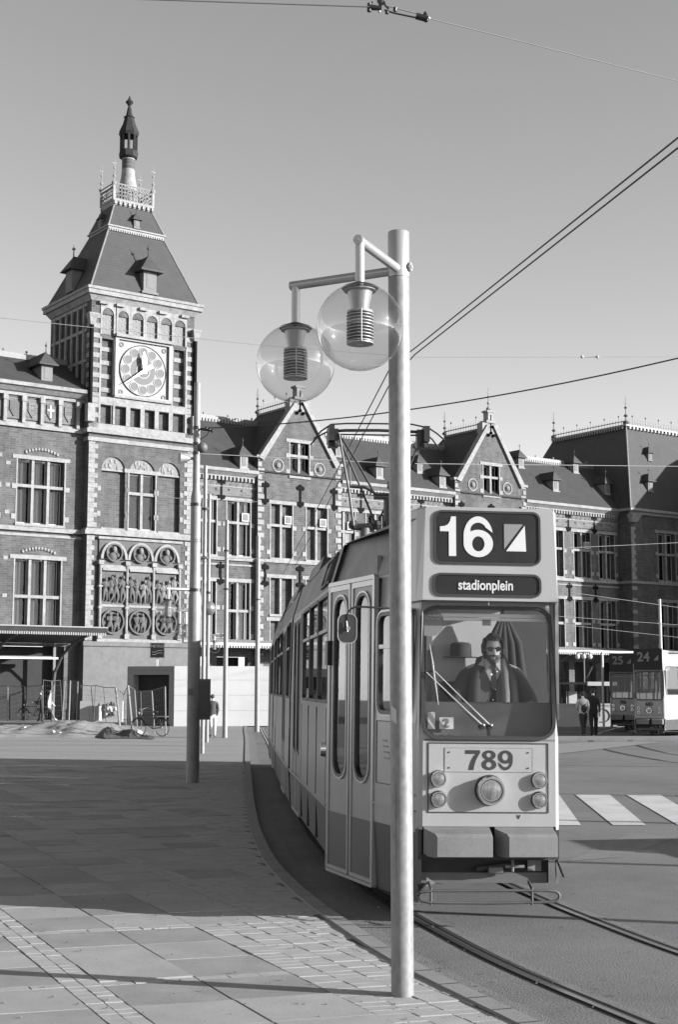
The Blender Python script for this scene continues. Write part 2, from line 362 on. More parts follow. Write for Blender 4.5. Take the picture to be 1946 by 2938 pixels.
# rails in the road
TRK = off_path(KP, .70 + .72)
def rails(path, z=RZ):
    mb = MB()
    for side in (-.74, .70):
        a = off_path(path, side); 
        for w0, w1, zz, mi in ((-.06, .1, .004, 1), (-.045, .0, .012, 0), (.062, .085, .011, 0), (.1, .16, .005, 2)):
            ribbon(mb, off_path(path, side + w0), off_path(path, side + w1), z + zz, z + zz, mi)
    return mb
near = [p for p in TRK if p[1] < 70]
tag(rails(densify(near, .5)).build('tram_rails', ['rail', 'railgroove', 'kerbgrit']), kind='structure')
tr2 = densify([(16, 20), (11.5, 30), (9.2, 42), (10.6, 56), (16, 75), (24, 96)], 1.)
tag(rails(tr2, RZ).build('tram_rails', ['rail', 'railgroove', 'kerbgrit']), kind='structure')
# zebra
mb = MB()
for x in (-1, 0, 1, 2, 3):
    x0 = 3.92 + (x - 1) * .93
    mb.face([(x0, 20.7, RZ + .008), (x0 + .47, 20.7, RZ + .008), (x0 + 1.05, 26.5, RZ + .008), (x0 + .42, 26.5, RZ + .008)])
tag(mb.build('zebra_crossing', 'paintwhite'), kind='structure')
# pale traffic island
mb = MB(); isl = [(3.2, 36.5), (6.8, 43.05), (10.79, 50.13), (11.6, 51.2), (11.3, 52.2), (10.0, 52.0), (8.3, 51.0), (5.4, 45.8), (2.2, 38.5)]
mb.face([(x, y, RZ + .016) for x, y in isl])
tag(mb.build('traffic_island', 'kerb'), kind='structure')
mb = MB(); mb.box(6.2, 40, 53.4, 55.4, RZ, RZ + .1); tag(mb.build('tram_platform', 'kerb'), kind='structure')
mb = MB()
for k in range(420):
    if k % 2: y = random.uniform(8, 16); x = kerb_x(y) + random.uniform(.05, 3.2) * random.random(); z = RZ + .006
    else: y = random.uniform(8.3, 15); x = kerb_x(y) - random.uniform(.2, 3.5); z = .006
    s = random.uniform(.003, .011); mb.add([(x - s, y - s * .7, z), (x + s, y - s, z), (x + s * .8, y + s, z), (x - s * .9, y + s, z), (x, y, z + s * 1.1)], [(0, 1, 4), (1, 2, 4), (2, 3, 4), (3, 0, 4)], k % 3 == 0)
tag(mb.build('grit', ['kerb', 'joint']), 'loose grit scattered over the paving and road', 'grit', kind='stuff')
# road repairs and worn oil streak between the rails
mb = MB()
for pts in ([(3.4, 12.2), (4.3, 12.6), (5.1, 11.4), (4.2, 10.9)], [(2.6, 16.5), (3.3, 16.9), (4.6, 19.4), (3.9, 19.6)]): mb.face([(x, y, RZ + .004) for x, y in pts])
tag(mb.build('asphalt_patch', 'kerbgrit'), kind='structure')
# dug up sandy patch by the entrance
mb = MB(); nx, ny = 60, 22
def hd(i, j):
    u = i / nx; v = j / ny; e = min(1, 4 * v, 4 * (1 - v), 6 * u, 5 * (1 - u)); e = max(e, 0)
    return .004 + e * (.06 + .1 * abs(math.sin(i * .7) * math.cos(j * .9 + i * .3)) + .25 * max(0, math.sin(u * 9 + 1) * math.sin(v * 3.1)) + random.uniform(0, .07))
vs = []
for j in range(ny + 1):
    for i in range(nx + 1):
        vs.append((-21 + 14.0 * i / nx * (1 - .12 * j / ny) - 1.0 * j / ny, 54.5 + 17 * j / ny + .8 * math.sin(i * .5), hd(i, j)))
mb.add(vs, [(j * (nx + 1) + i, j * (nx + 1) + i + 1, (j + 1) * (nx + 1) + i + 1, (j + 1) * (nx + 1) + i) for j in range(ny) for i in range(nx)])
o = mb.build('sand_heap', 'dirt', smooth=60); tag(o, 'trampled sandy rubble heap on the square by the metro entrance', 'sand', kind='stuff')
# ------------------------------------------------------------------ the station, in facade coordinates: x along the front, y into the building, z up
A0 = Vector(((244 - 973) / F_PX * 85, 85.0, 0)); EA = math.atan2(F_PX, 5627.0)
EX = (math.cos(EA), math.sin(EA)); EN = (-EX[1], EX[0])
def FW(u, v, off=0.): return VPL(u, v, (A0.x + off * EN[0], A0.y + off * EN[1]), EX)
def sbuild(label, cat='building', name='station_wing'): return empty(name, A0, EA, label, cat)
idm = lambda y0: (lambda x, y, z: (x, y0 + y, z))

def stone_window(parent, s0, s1, z0, z1, y, nx=2, tr=None, y_in=.42, cover=(.62, 1.), proud=.05, blocks=3, crest=False, unit=False):
    """stone framed window let into the wall: surround, mullions and transom, with pane and curtain as its own pieces"""
    W = MB(); wd = .17
    W.box(s0 - .34, s1 + .34, y - proud, y + .18, z1, z1 + .24); W.box(s0 - .1, s1 + .1, y - proud - .04, y + .1, z0 - .16, z0)
    for sx, d in ((s0, -1), (s1, 1)):
        for k in range(blocks):
            zc = z0 + (z1 - z0) * (.06 + .47 * k); hh = .3
            a, b = sorted((sx, sx + d * .34)); W.box(a, b, y - proud + .01, y + .15, zc, min(zc + hh, z1))
        a, b = sorted((sx, sx + d * .09)); W.box(a, b, y - proud + .02, y + .12, z0, z1)
    for k in range(1, nx):
        x = s0 + (s1 - s0) * k / nx; W.box(x - wd / 2, x + wd / 2, y + .06, y + y_in - .06, z0, z1)
    if tr: W.box(s0, s1, y + .05, y + y_in - .05, tr - .09, tr + .09)
    if crest:
        m = (s0 + s1) / 2
        for k in range(-5, 6): W.ball((m + k * .2, y, z1 + .34 + .32 * (1 - (k / 6) ** 2)), .13, 6)
    wo = W.build('window', 'stone', parent)
    P = MB(); P.box(s0, s1, y + y_in - .02, y + y_in, z0, z1)
    if unit:
        zz = (tr or z0) + .12
    P.build('pane', 'pane', wo)
    Q = MB(); cells = [(z0, tr), (tr, z1)] if tr else [(z0, z1)]
    for k in range(nx):
        for (a, b) in cells:
            x0 = s0 + (s1 - s0) * k / nx; ww = (s1 - s0) / nx; f = random.uniform(*cover); n = 10
            if random.random() < .12: f *= .4
            vs = []; 
            for i in range(n + 1):
                xx = x0 + ww * f * i / n; yy = y + y_in + .05 + .03 * math.sin(i * 2.1 + k); vs += [(xx, yy, a), (xx, yy, b)]
            Q.add(vs, [(2 * i, 2 * i + 2, 2 * i + 3, 2 * i + 1) for i in range(n)])
            # window bars
    Q.build('curtain', 'curtain', wo)
    R_ = MB()
    for k in range(nx):
        x0 = s0 + (s1 - s0) * k / nx; ww = (s1 - s0) / nx
        for (a, b) in cells:
            R_.ring([(x0 + .08, a + .04), (x0 + ww - .08, a + .04), (x0 + ww - .08, b - .04), (x0 + .08, b - .04)], [(x0 + .13, a + .1), (x0 + ww - .13, a + .1), (x0 + ww - .13, b - .1), (x0 + .13, b - .1)], y + y_in - .06, y + y_in - .025)
    R_.build('sash', 'white', wo)
    if unit:
        U = MB(); x = s0 + (s1 - s0) * .62; U.box(x, x + .55, y - .1, y + .4, (tr or z0) + .12, (tr or z0) + .68); U.box(x + .07, x + .48, y - .12, y - .1, (tr or z0) + .18, (tr or z0) + .62, 1)
        U.build('fan_unit', ['white', 'mid'], wo)
def quoins(mb, x, d, z0, z1, y, a=.55, b=.32, h=.31, gap=.0, proud=.04, mi=0, alt=False):
    z = z0; k = 0
    while z < z1 - .05:
        w_ = a if k % 2 == 0 else b
        if not (alt and k % 2): 
            q = sorted((x, x + d * w_)); mb.box(q[0], q[1], y - proud - (.004 if k % 2 else 0), y + .05, z, min(z + h - .015, z1), mi)
        z += h + gap; k += 1
def anchor(parent, x, z, y, h=1.5):
    m = MB(); m.box(x - .075, x + .075, y - .06, y, z - h / 2, z + h / 2)
    for dz in (h * .42, -h * .42):
        for dx in (-.2, 0, .2): m.ball((x + dx, y - .03, z + dz), .17, 6, sc=(1, .3, 1))
        m.ball((x, y - .03, z + dz * 1.25), .15, 6, sc=(1, .3, 1))
    m.build('wall_anchor', 'iron', parent)
def dormer(parent, x, z, y, s=1., lit='white'):
    """small roof dormer; y = depth of its front face"""
    D = MB(); D.box(x - .38 * s, x + .38 * s, y, y + 1.6 * s, z, z + 1.15 * s, 0); D.box(x - .48 * s, x + .48 * s, y - .06, y + .1, z - .12 * s, z, 0)
    D.box(x - .2 * s, x + .2 * s, y - .02, y, z + .2 * s, z + .95 * s, 2)
    t = z + 1.15 * s
    b = [(x - .62 * s, y - .25 * s, t), (x + .62 * s, y - .25 * s, t), (x + .62 * s, y + 2.0 * s, t), (x - .62 * s, y + 2.0 * s, t)]
    D.add(b + [(x, y + .25 * s, t + .85 * s), (x, y + 2.6 * s, t + .85 * s)], [(0, 1, 4), (1, 2, 5, 4), (3, 0, 4, 5), (0, 3, 2, 1), (2, 3, 5)], 1)
    D.box(x - .66 * s, x + .66 * s, y - .3 * s, y + 1.8 * s, t - .1 * s, t - .002, 1)
    D.cyl((x, y + .25 * s, t + .8 * s), (x, y + .25 * s, t + 1.5 * s), .035 * s, .015 * s, 6, 1); D.ball((x, y + .25 * s, t + 1.25 * s), .09 * s, 6, 1)
    D.build('dormer', [lit, 'slate', 'mid'], parent)
def crest(mb, p0, p1, h=.45, st=.28, mi=0):
    p0 = Vector(p0); p1 = Vector(p1); L = (p1 - p0).length; d = (p1 - p0) / L; n = int(L / st); u = Vector((0, 0, 1)); t = d.cross(u) * .03
    for k in range(n):
        a = p0 + d * st * (k + .5)
        mb.cyl(a, a + u * h * (1.25 if k % 5 == 2 else .85), .03, .02, 4, mi); b = a + u * h * .55
        mb.cyl(b - d * st * .4, b + d * st * .4, .025, None, 4, mi)
        if k % 5 == 2: mb.ball(a + u * h * 1.3, .09, 6, mi)
    for zz in (.03, .5 * h): mb.cyl(p0 + u * zz, p1 + u * zz, .035, None, 4, mi)
def finial(mb, x, y, z, h, mi=0):
    mb.cyl((x, y, z), (x, y, z + h), .07, .02, 6, mi)
    for f, r in ((.12, .2), (.35, .13), (.62, .1)): mb.ball((x, y, z + h * f), r * h / 1.8, 8, mi, (1, 1, .7))
    mb.cyl((x - .17 * h / 1.8, y, z + h * .78), (x + .17 * h / 1.8, y, z + h * .78), .03, None, 4, mi)
def band(mb, x0, x1, y, z0, z1, pr=.12, mi=0, ret=None):
    mb.box(x0, x1, y - pr, y + .1, z0, z1, mi)
def brick_blocks(mb, x0, x1, y, z, n, h=.2, w=.5):
    for k in range(n):
        a = x0 + (x1 - x0) * k / n; mb.box(a, a + w, y - .03, y + .05, z, z + h)

# ============ clock tower
TW, TD = 7.25, 5.9
T = sbuild('tall brick clock tower with banded corners, steep slate roof and lantern spire', 'clock tower', 'clock_tower')
wb = MB()
panels = [(.72, 1.44), (1.74, 2.46), (2.78, 3.48), (3.77, 4.5), (4.8, 5.55), (5.8, 6.55)]
arch_holes = [(x0, x1, 23.5, 24.75) for x0, x1 in ((.72, 1.5), (1.8, 2.53), (2.78, 3.56), (3.8, 4.55), (4.8, 5.6), (5.8, 6.57))]
holes = [(a, b, 17.9, 19.05) for a, b in panels] + [(.72, 1.5, 19.6, 23.2), (5.8, 6.55, 19.6, 23.2), (1.75, 5.5, 19.75, 23.4)] + \
        [(.9, 2.5, 11.45, 15.9), (2.78, 4.6, 11.45, 15.9), (4.8, 6.35, 11.45, 15.9)] + arch_holes
wall(wb, [0, TW], [0, 25.6], [(0, 0, 0, 0)] + holes, idm(0), 0, .28)
wb.face([(0, 0, 0), (0, TD, 0), (0, TD, 25.6), (0, 0, 25.6)]); wb.face([(TW, 0, 0), (TW, TD, 0), (TW, TD, 25.6), (TW, 0, 25.6)]); wb.face([(0, TD, 0), (TW, TD, 0), (TW, TD, 25.6), (0, TD, 25.6)])
wb.box(.02, TW - .02, .28, .4, 10.9, 25.55, 0)
wb.build('wall', ['brick'], T, fix=False)
g = MB(); g.box(-.12, TW + .12, -.16, .02, 0, 4.35); g.box(-.12, .02, .02, TD, 0, 4.35); g.box(-.2, TW + .2, -.28, .02, 4.35, 4.62); g.box(-.16, TW + .16, -.2, -.16, 0, .9)
g.build('granite_base', 'granite', T)
st = MB()
for z0, z1, pr in ((11.05, 11.3, .2), (11.3, 11.42, .1), (17.25, 17.5, .22), (16.75, 17.0, .08), (17.5, 17.88, .05), (19.08, 19.55, .05)): st.box(-pr, TW + pr, -pr, 0, z0, z1); st.box(-pr, 0, 0, TD, z0, z1)
for x, d in ((0, 1), (TW, -1)):
    quoins(st, x, d, 4.7, 11.0, 0, .5, .34, .3); quoins(st, x, d, 11.5, 16.7, 0, .62, .42, .3)
for z in [17.6 + .62 * k for k in range(12)]:
    for x0, x1 in ((-.03, .58), (TW - .58, TW + .03)): st.box(x0, x1, -.05, .02, z, z + .3)
    st.box(-.05, .02, .02, .5, z, z + .3)
for x in (.58, 1.56, 5.6, 6.62): st.box(x, x + .13, -.06, .01, 17.9, 23.3)
for k in range(5): st.box(2.5 + k * 1.0 - .04, 2.5 + k * 1.0 + .24, -.055, .012, 17.9, 19.08) if k < 4 else None
for z in (19.9, 20.75, 21.6, 22.45): st.box(.72, 1.5, .2, .285, z, z + .28); st.box(5.8, 6.55, .2, .285, z, z + .28)
for x0, x1 in ((.72, 1.5), (1.8, 2.53), (2.78, 3.56), (3.8, 4.55), (4.8, 5.6), (5.8, 6.57)):     # blind arcade under the cornice
    c = (x0 + x1) / 2; r = (x1 - x0) / 2
    arc = [(c + r * math.cos(a), 24.75 + r * math.sin(a)) for a in [PI * i / 10 for i in range(11)]]
    st.prism([(x0 - .115, 24.75)] + [(x0 - .115, 25.5), (x1 + .115, 25.5), (x1 + .115, 24.75)] + arc, -.05, .17)
    st.box(x0 - .125, x0, -.058, .15, 23.45, 24.75); st.box(x1, x1 + .125, -.054, .15, 23.45, 24.75)
st.box(1.6, 5.65, -.3, 0, 23.42, 23.62); st.box(1.6, 5.65, -.18, 0, 19.6, 19.75)
# arched tall windows surround
for x0, x1 in ((.9, 2.5), (2.78, 4.6), (4.8, 6.35)):
    c = (x0 + x1) / 2; r = (x1 - x0) / 2
    st.ring([(c + (r + .12) * math.cos(a), 15.55 + (r + .12) * math.sin(a)) for a in [PI * i / 14 for i in range(15)]] + [(c - r - .12, 15.5), (c + r + .12, 15.5)],
            [(c + r * math.cos(a), 15.55 + r * math.sin(a)) for a in [PI * i / 14 for i in range(15)]] + [(c - r, 15.5), (c + r, 15.5)], -.04, .12, 0) if False else None
    for z in (12.2, 13.75): 
        for sx in (x0 - .26, x1 + .02): st.box(sx, sx + .22, -.03, .03, z, z + .3)
    st.box(x0, x1, -.05, .05, 11.42, 11.52)
# keystones
for x in (0.45, 1.6, 3.2, 4.6, 6.2): st.box(x, x + .55, -.24, 0, 25.32, 25.5)
st.build('stone_dressing', 'stone', T)
# spandrels turning the three square openings into arches
ar = MB()
for x0, x1 in ((.9, 2.5), (2.78, 4.6), (4.8, 6.35)):
    c = (x0 + x1) / 2; r = (x1 - x0) / 2; zc = 15.9 - r
    arc = [(c + r * math.cos(a), zc + r * math.sin(a)) for a in [PI * i / 16 for i in range(17)]]
    for sgn in (1, -1):
        half = arc[:9] if sgn > 0 else arc[8:]
        corner = (c + sgn * r, 15.9)
        ar.prism(half + [corner] if sgn > 0 else [corner] + half, .0 + .002, .17)
ar.build('arch', 'brick', T)
ty = MB()
for i, (x0, x1) in enumerate(((.9, 2.5), (2.78, 4.6), (4.8, 6.35))):
    ty.box(x0, x1, .1, .27, 15.1, 15.9, 0)
    c = (x0 + x1) / 2
    for k in range(14 if i == 1 else 6): ty.ball((c + random.uniform(-.5, .5), .1, 15.2 + random.uniform(0, .45)), .11, 6, 1, (1, .6, 1.6))
    ty.box(x0, x1, .06, .17, 15.02, 15.12, 1)
ty.build('tympanum', ['mosaic', 'stone'], T)
mo = MB()
for x0, x1, a, b in arch_holes:
    mo.box(x0, x1, .1, .16, a, 25.15, 0)
    for k in range(10): mo.cyl((x0 + .15 + (k % 3) * (x1 - x0 - .3) / 2, .1, a + .2 + k * .14), (x0 + .15 + (k % 3) * (x1 - x0 - .3) / 2, .08, a + .2 + k * .14), .055, None, 8, 1)
mo.build('mosaic_panel', ['mosaic', 'stone'], T)
stone_window(T, 2.78, 4.6, 11.5, 15.0, .0, 2, 13.75, .275, (.45, .6), blocks=0)
# carved relief field
rl = MB(); rl.box(.8, 6.4, -.1, 0, 4.7, 10.85, 0); rl.box(.7, 6.5, -.22, -.02, 10.8, 10.95, 1); rl.box(.7, 6.5, -.25, -.02, 4.62, 4.8, 1)
for x in (.86, 2.65, 4.48, 6.3): rl.cyl((x, -.2, 4.8), (x, -.2, 9.3), .09, None, 8, 1); rl.box(x - .16, x + .16, -.36, -.02, 9.25, 9.5, 1); rl.box(x - .13, x + .13, -.32, -.02, 7.9, 8.0, 1) ; rl.box(x - .15, x + .15, -.34, -.02, 4.8, 5.1, 1); rl.box(x - .12, x + .12, -.3, -.02, 6.6, 6.75, 1)
for i in range(3):
    c = 1.755 + 1.82 * i
    rl.ring([(c + .9 * math.cos(a), 9.6 + 1.1 * math.sin(a)) for a in [PI * k / 14 for k in range(15)]] + [(c, 9.6)], [(c + .74 * math.cos(a), 9.6 + .94 * math.sin(a)) for a in [PI * k / 14 for k in range(15)]] + [(c, 9.62)], -.26, -.05, 1)
    rl.ring(circ(c, 10.0, .56), circ(c, 10.0, .47), -.3, -.05, 0); rl.box(c - .8, c + .8, -.2, -.04, 9.05, 9.25, 1)
    rl.ring(circ(c, 5.83, .76), circ(c, 5.83, .66), -.26, -.05, 0)
    rl.box(c - .78, c + .78, -.16, -.04, 6.72, 6.86, 1); rl.box(c - .78, c + .78, -.3, -.04, 8.9, 9.05, 1)
rl.build('relief_frame', ['relief', 'stone'], T)
for i in range(3):
    fg = MB(); c = 1.755 + 1.82 * i
    def fig(x, z, h, lean=0, dk=0):
        y = -.2; fg.ball((x + lean * .9, y - .06, z + h * .9), .105, 8, dk, (1, .8, 1.25)); fg.ball((x + lean * .6, y, z + h * .66), .2, 8, dk, (1, .6, 1.4)); fg.ball((x + lean * .3, y, z + h * .42), .17, 8, dk, (1, .6, 1.5))
        for s_ in (-1, 1):
            fg.tube([(x + s_ * .08 + lean * .3, y, z + h * .42), (x + s_ * random.uniform(.08, .22), y - .05, z + h * .2), (x + s_ * .1 + random.uniform(-.1, .1), y, z)], [.1, .08, .05], 6, dk)
            fg.tube([(x + s_ * .17 + lean * .7, y, z + h * .76), (x + s_ * random.uniform(.2, .34), y - .08, z + h * random.uniform(.5, .75)), (x + s_ * random.uniform(0, .3), y - .1, z + h * random.uniform(.4, .85))], [.07, .06, .04], 6, dk)
    for k in range(4): fig(c - .57 + .38 * k, 6.95 + random.uniform(0, .15), random.uniform(1.35, 1.75), random.uniform(-.15, .15), random.choice((0, 0, 1)))
    for k in range(2): fig(c - .2 + .4 * k, 5.22, 1.15, random.uniform(-.1, .1), 0)
    fg.ball((c, -.25, 10.2), .17, 8, 1, (1, .7, 1.2)); fg.ball((c - .1, -.2, 9.75), .3, 8, 0, (1, .6, .9)); fg.ball((c + .2, -.2, 9.85), .16, 8, 0); fg.build('relief_figures', ['relief', 'mid'], T, smooth=60)
# clock
ck = MB(); ck.box(1.75, 5.5, .04, .15, 19.75, 23.4, 0); ck.ring([(1.62, 19.62), (5.63, 19.62), (5.63, 23.53), (1.62, 23.53)], [(1.86, 19.86), (5.39, 19.86), (5.39, 23.29), (1.86, 23.29)], -.12, .1, 0)
ck.build('clock_panel', ['dialring'], T)
cx, cz = 3.6, 21.5; ck = MB(); ck.cyl((cx, .04, cz), (cx, .0, cz), 1.6, None, 48, 0); ck.ring(circ(cx, cz, 1.63, 48), circ(cx, cz, 1.59, 48), -.02, .03, 2)
for k in range(12):
    a = 2 * PI * k / 12 + PI / 2; px, pz = cx + 1.22 * math.cos(a), cz + 1.22 * math.sin(a)
    ck.cyl((px, -.0, pz), (px, -.012, pz), .27, None, 20, 1); ck.ring(circ(px, pz, .3, 20), circ(px, pz, .255, 20), -.03, 0, 0)
ck.cyl((cx, .0, cz), (cx, -.01, cz), .86, None, 32, 1); ck.ring(circ(cx, cz, .5, 24), circ(cx, cz, .42, 24), -.03, 0, 0)
for sx in (-1, 1):
    for sz in (-1, 1): ck.ring(circ(cx + sx * 1.5, cz + sz * 1.5, .16, 12), circ(cx + sx * 1.5, cz + sz * 1.5, .08, 12), .0, .035, 1)
dl = ck.build('clock_dial', ['dialring', 'dial', 'iron'], T)
hd_ = MB(); yy = -.32
def hand(x, z, w0, wm, fr=.75, back=.25):
    dx, dz = x - cx, z - cz; L = math.hypot(dx, dz); ux, uz = dx / L, dz / L; px, pz = -uz, ux
    b = (cx - ux * back, cz - uz * back); m = (cx + dx * fr, cz + dz * fr)
    hd_.prism([(b[0] + px * w0, b[1] + pz * w0), (b[0] - px * w0, b[1] - pz * w0), (m[0] - px * wm, m[1] - pz * wm), (x, z), (m[0] + px * wm, m[1] + pz * wm)], yy, yy + .05)
hand(cx - .1, cz + 1.2, .1, .17, .62, .2); hand(cx - 1.45, cz - 1.02, .13, .05, .5, .62)
hd_.cyl((cx, yy, cz), (cx, 0, cz), .12); hd_.build('clock_hand', 'gold', T)
# corner shafts, cornice, roof
for x in (-.02, TW + .02):
    sh = MB(); sh.cyl((x, -.12, 19.0), (x, -.12, 23.9), .13, None, 10, 1); sh.frustum((x - .14, x + .14, -.26, .02), (x - .28, x + .28, -.4, .1), 23.9, 24.5, 0); sh.box(x - .3, x + .3, -.42, .1, 24.5, 24.62, 0); sh.box(x - .24, x + .24, -.34, .1, 17.9, 19.0, 0); sh.build('corner_shaft', ['stone', 'iron'], T, smooth=50)
co = MB(); co.frustum((-.05, TW + .05, -.05, TD + .05), (-.28, TW + .28, -.28, TD + .28), 25.5, 25.85); co.box(-.4, TW + .4, -.4, TD + .4, 25.85, 26.13); co.box(-.47, TW + .47, -.47, TD + .47, 26.13, 26.3)
co.build('cornice', 'stone', T)
ccx, ccy = TW / 2 + .17, TD / 2
def sq(h, hy=None): hy = h if hy is None else hy; return (ccx - h, ccx + h, ccy - hy, ccy + hy)
rf = MB(); rf.frustum((-.2, TW + .2, -.2, TD + .2), sq(1.95, 1.36), 26.3, 30.85); rf.frustum(sq(2.0, 1.42), sq(1.36, .86), 31.05, 32.65)
rf.build('roof', 'slate', T)
lt = MB(); lt.box(*sq(2.0, 1.42), 30.83, 30.98); lt.box(*sq(2.08, 1.5), 30.98, 31.07)
for sx, sy in ((0, 0), (1, 0), (0, 1), (1, 1)):
    q0 = (-.2, TW + .2)[sx], (-.2, TD + .2)[sy]; q1 = sq(1.95)[sx], sq(1.95, 1.36)[2 + sy]; q2 = sq(2.0)[sx], sq(2, 1.42)[2 + sy]; q3 = sq(1.36)[sx], sq(1.4, .86)[2 + sy]
    lt.cyl((*q0, 26.3), (*q1, 30.85), .06, None, 6); lt.cyl((*q2, 31.05), (*q3, 32.65), .055, None, 6)
for k in range(24): lt.box(ccx - 1.97 + k * .165, ccx - 1.87 + k * .165, ccy - 1.5, ccy - 1.41, 30.68, 30.83)
lt.build('roof_trim', 'lead', T)
rt = MB(); rt.frustum(sq(1.38, .88), sq(1.45, .95), 32.65, 32.92); rt.box(*sq(1.48, .98), 32.92, 33.02)
for k in range(9):
    for s_ in (-1, 1): rt.box(ccx - 1.4 + k * .335, ccx - 1.28 + k * .335, ccy + s_ * .96 - .06, ccy + s_ * .96 + .06, 32.68, 32.9)
rt.build('roof_platform', 'lead', T)
bl = MB(Matrix.Translation((ccx, ccy, 0)) @ Matrix.Diagonal((.87, .56, 1, 1)) @ Matrix.Translation((-ccx, -ccy, .22)))
for s_ in (-1, 1):
    for ax in (0, 1):
        for zz, th in ((32.85, .04), (33.35, .025), (33.85, .05)):
            a = (ccx - 1.62, ccy + s_ * 1.62, zz) if ax == 0 else (ccx + s_ * 1.62, ccy - 1.62, zz); b = (ccx + 1.62, ccy + s_ * 1.62, zz) if ax == 0 else (ccx + s_ * 1.62, ccy + 1.62, zz)
            bl.cyl(a, b, th, None, 5)
        for k in range(13):
            t_ = -1.62 + 3.24 * (k + .5) / 13; p = (ccx + t_, ccy + s_ * 1.62) if ax == 0 else (ccx + s_ * 1.62, ccy + t_)
            bl.cyl((*p, 32.75), (*p, 33.85), .035, None, 5)
            if k < 12:
                t2 = t_ + .125; p2 = (ccx + t2, ccy + s_ * 1.62) if ax == 0 else (ccx + s_ * 1.62, ccy + t2); bl.ball((*p2, 33.6), .085, 6); bl.ball((*p2, 33.1), .06, 6)
for sx in (-1, 1):
    for sy in (-1, 1): finial(bl, ccx + sx * 1.62, ccy + sy * 1.62, 33.6, 2.0); bl.box(ccx + sx * 1.62 - .09, ccx + sx * 1.62 + .09, ccy + sy * 1.62 - .09, ccy + sy * 1.62 + .09, 32.7, 33.9)
bl.build('roof_balustrade', 'lead', T)
tu = MB(); tc = (ccx + .04, ccy, 0)
tu.lathe([(.72, 33.0), (.68, 33.7), (.6, 34.3), (.46, 35.0), (.42, 35.5)], tc, 12, 0); tu.lathe([(.42, 35.5), (.42, 36.15)], tc, 12, 1); tu.lathe([(.44, 36.15), (.44, 36.42)], tc, 12, 0)
tc = (ccx + .04, ccy, -.72)
tu.build('turret', ['stone', 'brick'], T, smooth=40)
tg = MB(); tg.lathe([(.5, 36.95), (.62, 37.05), (.66, 37.3), (.58, 37.5)], tc, 8)
for k in range(8): a = 2 * PI * k / 8 + .3; tg.cyl((tc[0] + .5 * math.cos(a), tc[1] + .5 * math.sin(a), 36.7), (tc[0] + .5 * math.cos(a), tc[1] + .5 * math.sin(a), 37.9), .085, None, 6)
tg.lathe([(.1, 37.4), (.1, 38.7)], tc, 6)
tg.lathe([(.6, 38.5), (.7, 38.7), (.6, 38.95), (.48, 39.2), (.36, 39.6), (.32, 39.75), (.38, 39.8), (.24, 39.9), (.14, 40.4), (.08, 40.6), (.27, 40.85), (.1, 41.05), (.02, 41.3)], tc, 8)
tg.build('spire_lantern', 'verdigris', T, smooth=30)
dormer(T, ccx + .1, 26.6, -.2, 1.2, 'mid'); dormer(T, ccx, 31.2, ccy - 1.42, .5, 'mid')
for o_, (x, z, s_) in enumerate(((-.55, 26.6, 1.2), (1.5, 31.2, .5))):
    D = MB(Matrix.Translation((0, 0, 0)) @ Matrix.Rotation(-PI / 2, 4, 'Z')); yy_ = x + .35; xx_ = -ccy
    D.box(xx_ - .38 * s_, xx_ + .38 * s_, yy_, yy_ + 1.5 * s_, z, z + 1.15 * s_, 0)
    t = z + 1.15 * s_
    D.add([(xx_ - .62 * s_, yy_ - .25 * s_, t), (xx_ + .62 * s_, yy_ - .25 * s_, t), (xx_ + .62 * s_, yy_ + 1.8 * s_, t), (xx_ - .62 * s_, yy_ + 1.8 * s_, t), (xx_, yy_ + .25 * s_, t + .85 * s_), (xx_, yy_ + 2.2 * s_, t + .85 * s_)], [(0, 1, 4), (1, 2, 5, 4), (3, 0, 4, 5), (0, 3, 2, 1), (2, 3, 5)], 1)
    D.cyl((xx_, yy_ + .25 * s_, t + .8 * s_), (xx_, yy_ + .25 * s_, t + 1.5 * s_), .04 * s_, .015, 6, 1); D.ball((xx_, yy_ + .25 * s_, t + 1.25 * s_), .1 * s_, 6, 1)
    D.build('dormer', ['mid', 'slate'], T)
# left face of the tower: arcade and belfry slats
lf = MB()
for k in range(6):
    y = .8 + k * .84
    lf.box(-.14, .01, y, y + .16, 19.6, 25.3, 0)
for z in (19.6, 21.7, 23.6, 25.2): lf.box(-.1, .012, .5, TD - .2, z, z + .2, 0)
lf.build('side_arcade', 'stone', T)
lf = MB()
for k in range(5): lf.box(-.03, .005, .98 + k * .84, 1.62 + k * .84, 19.85, 25.1)
lf.build('side_recess', 'dark', T)

# ============ left wing with entrance canopy
Wl = sbuild('brick station wing left of the clock tower with carved frieze and tall stone windows', 'building')
YL = .62; mb = MB()
hl = [(-4.26, -1.26, 11.5, 15.33), (-4.26, -1.35, 5.4, 9.4), (-8.6, -5.6, 11.5, 15.33), (-8.6, -5.7, 5.4, 9.4), (-12.5, -1.0, .0, 4.3)]
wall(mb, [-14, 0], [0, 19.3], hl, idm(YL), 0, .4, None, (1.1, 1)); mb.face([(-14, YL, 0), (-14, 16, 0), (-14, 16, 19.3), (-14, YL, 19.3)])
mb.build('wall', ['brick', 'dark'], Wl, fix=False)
stone_window(Wl, -4.26, -1.26, 11.5, 15.33, YL, 3, 13.75, .42, (.75, 1), crest=True); stone_window(Wl, -4.26, -1.35, 5.4, 9.4, YL, 3, 7.2, .42, (.7, .95), blocks=0, crest=True)
stone_window(Wl, -8.6, -5.6, 11.5, 15.33, YL, 3, 13.75, crest=True); stone_window(Wl, -8.6, -5.7, 5.4, 9.4, YL, 3, 7.2, blocks=0)
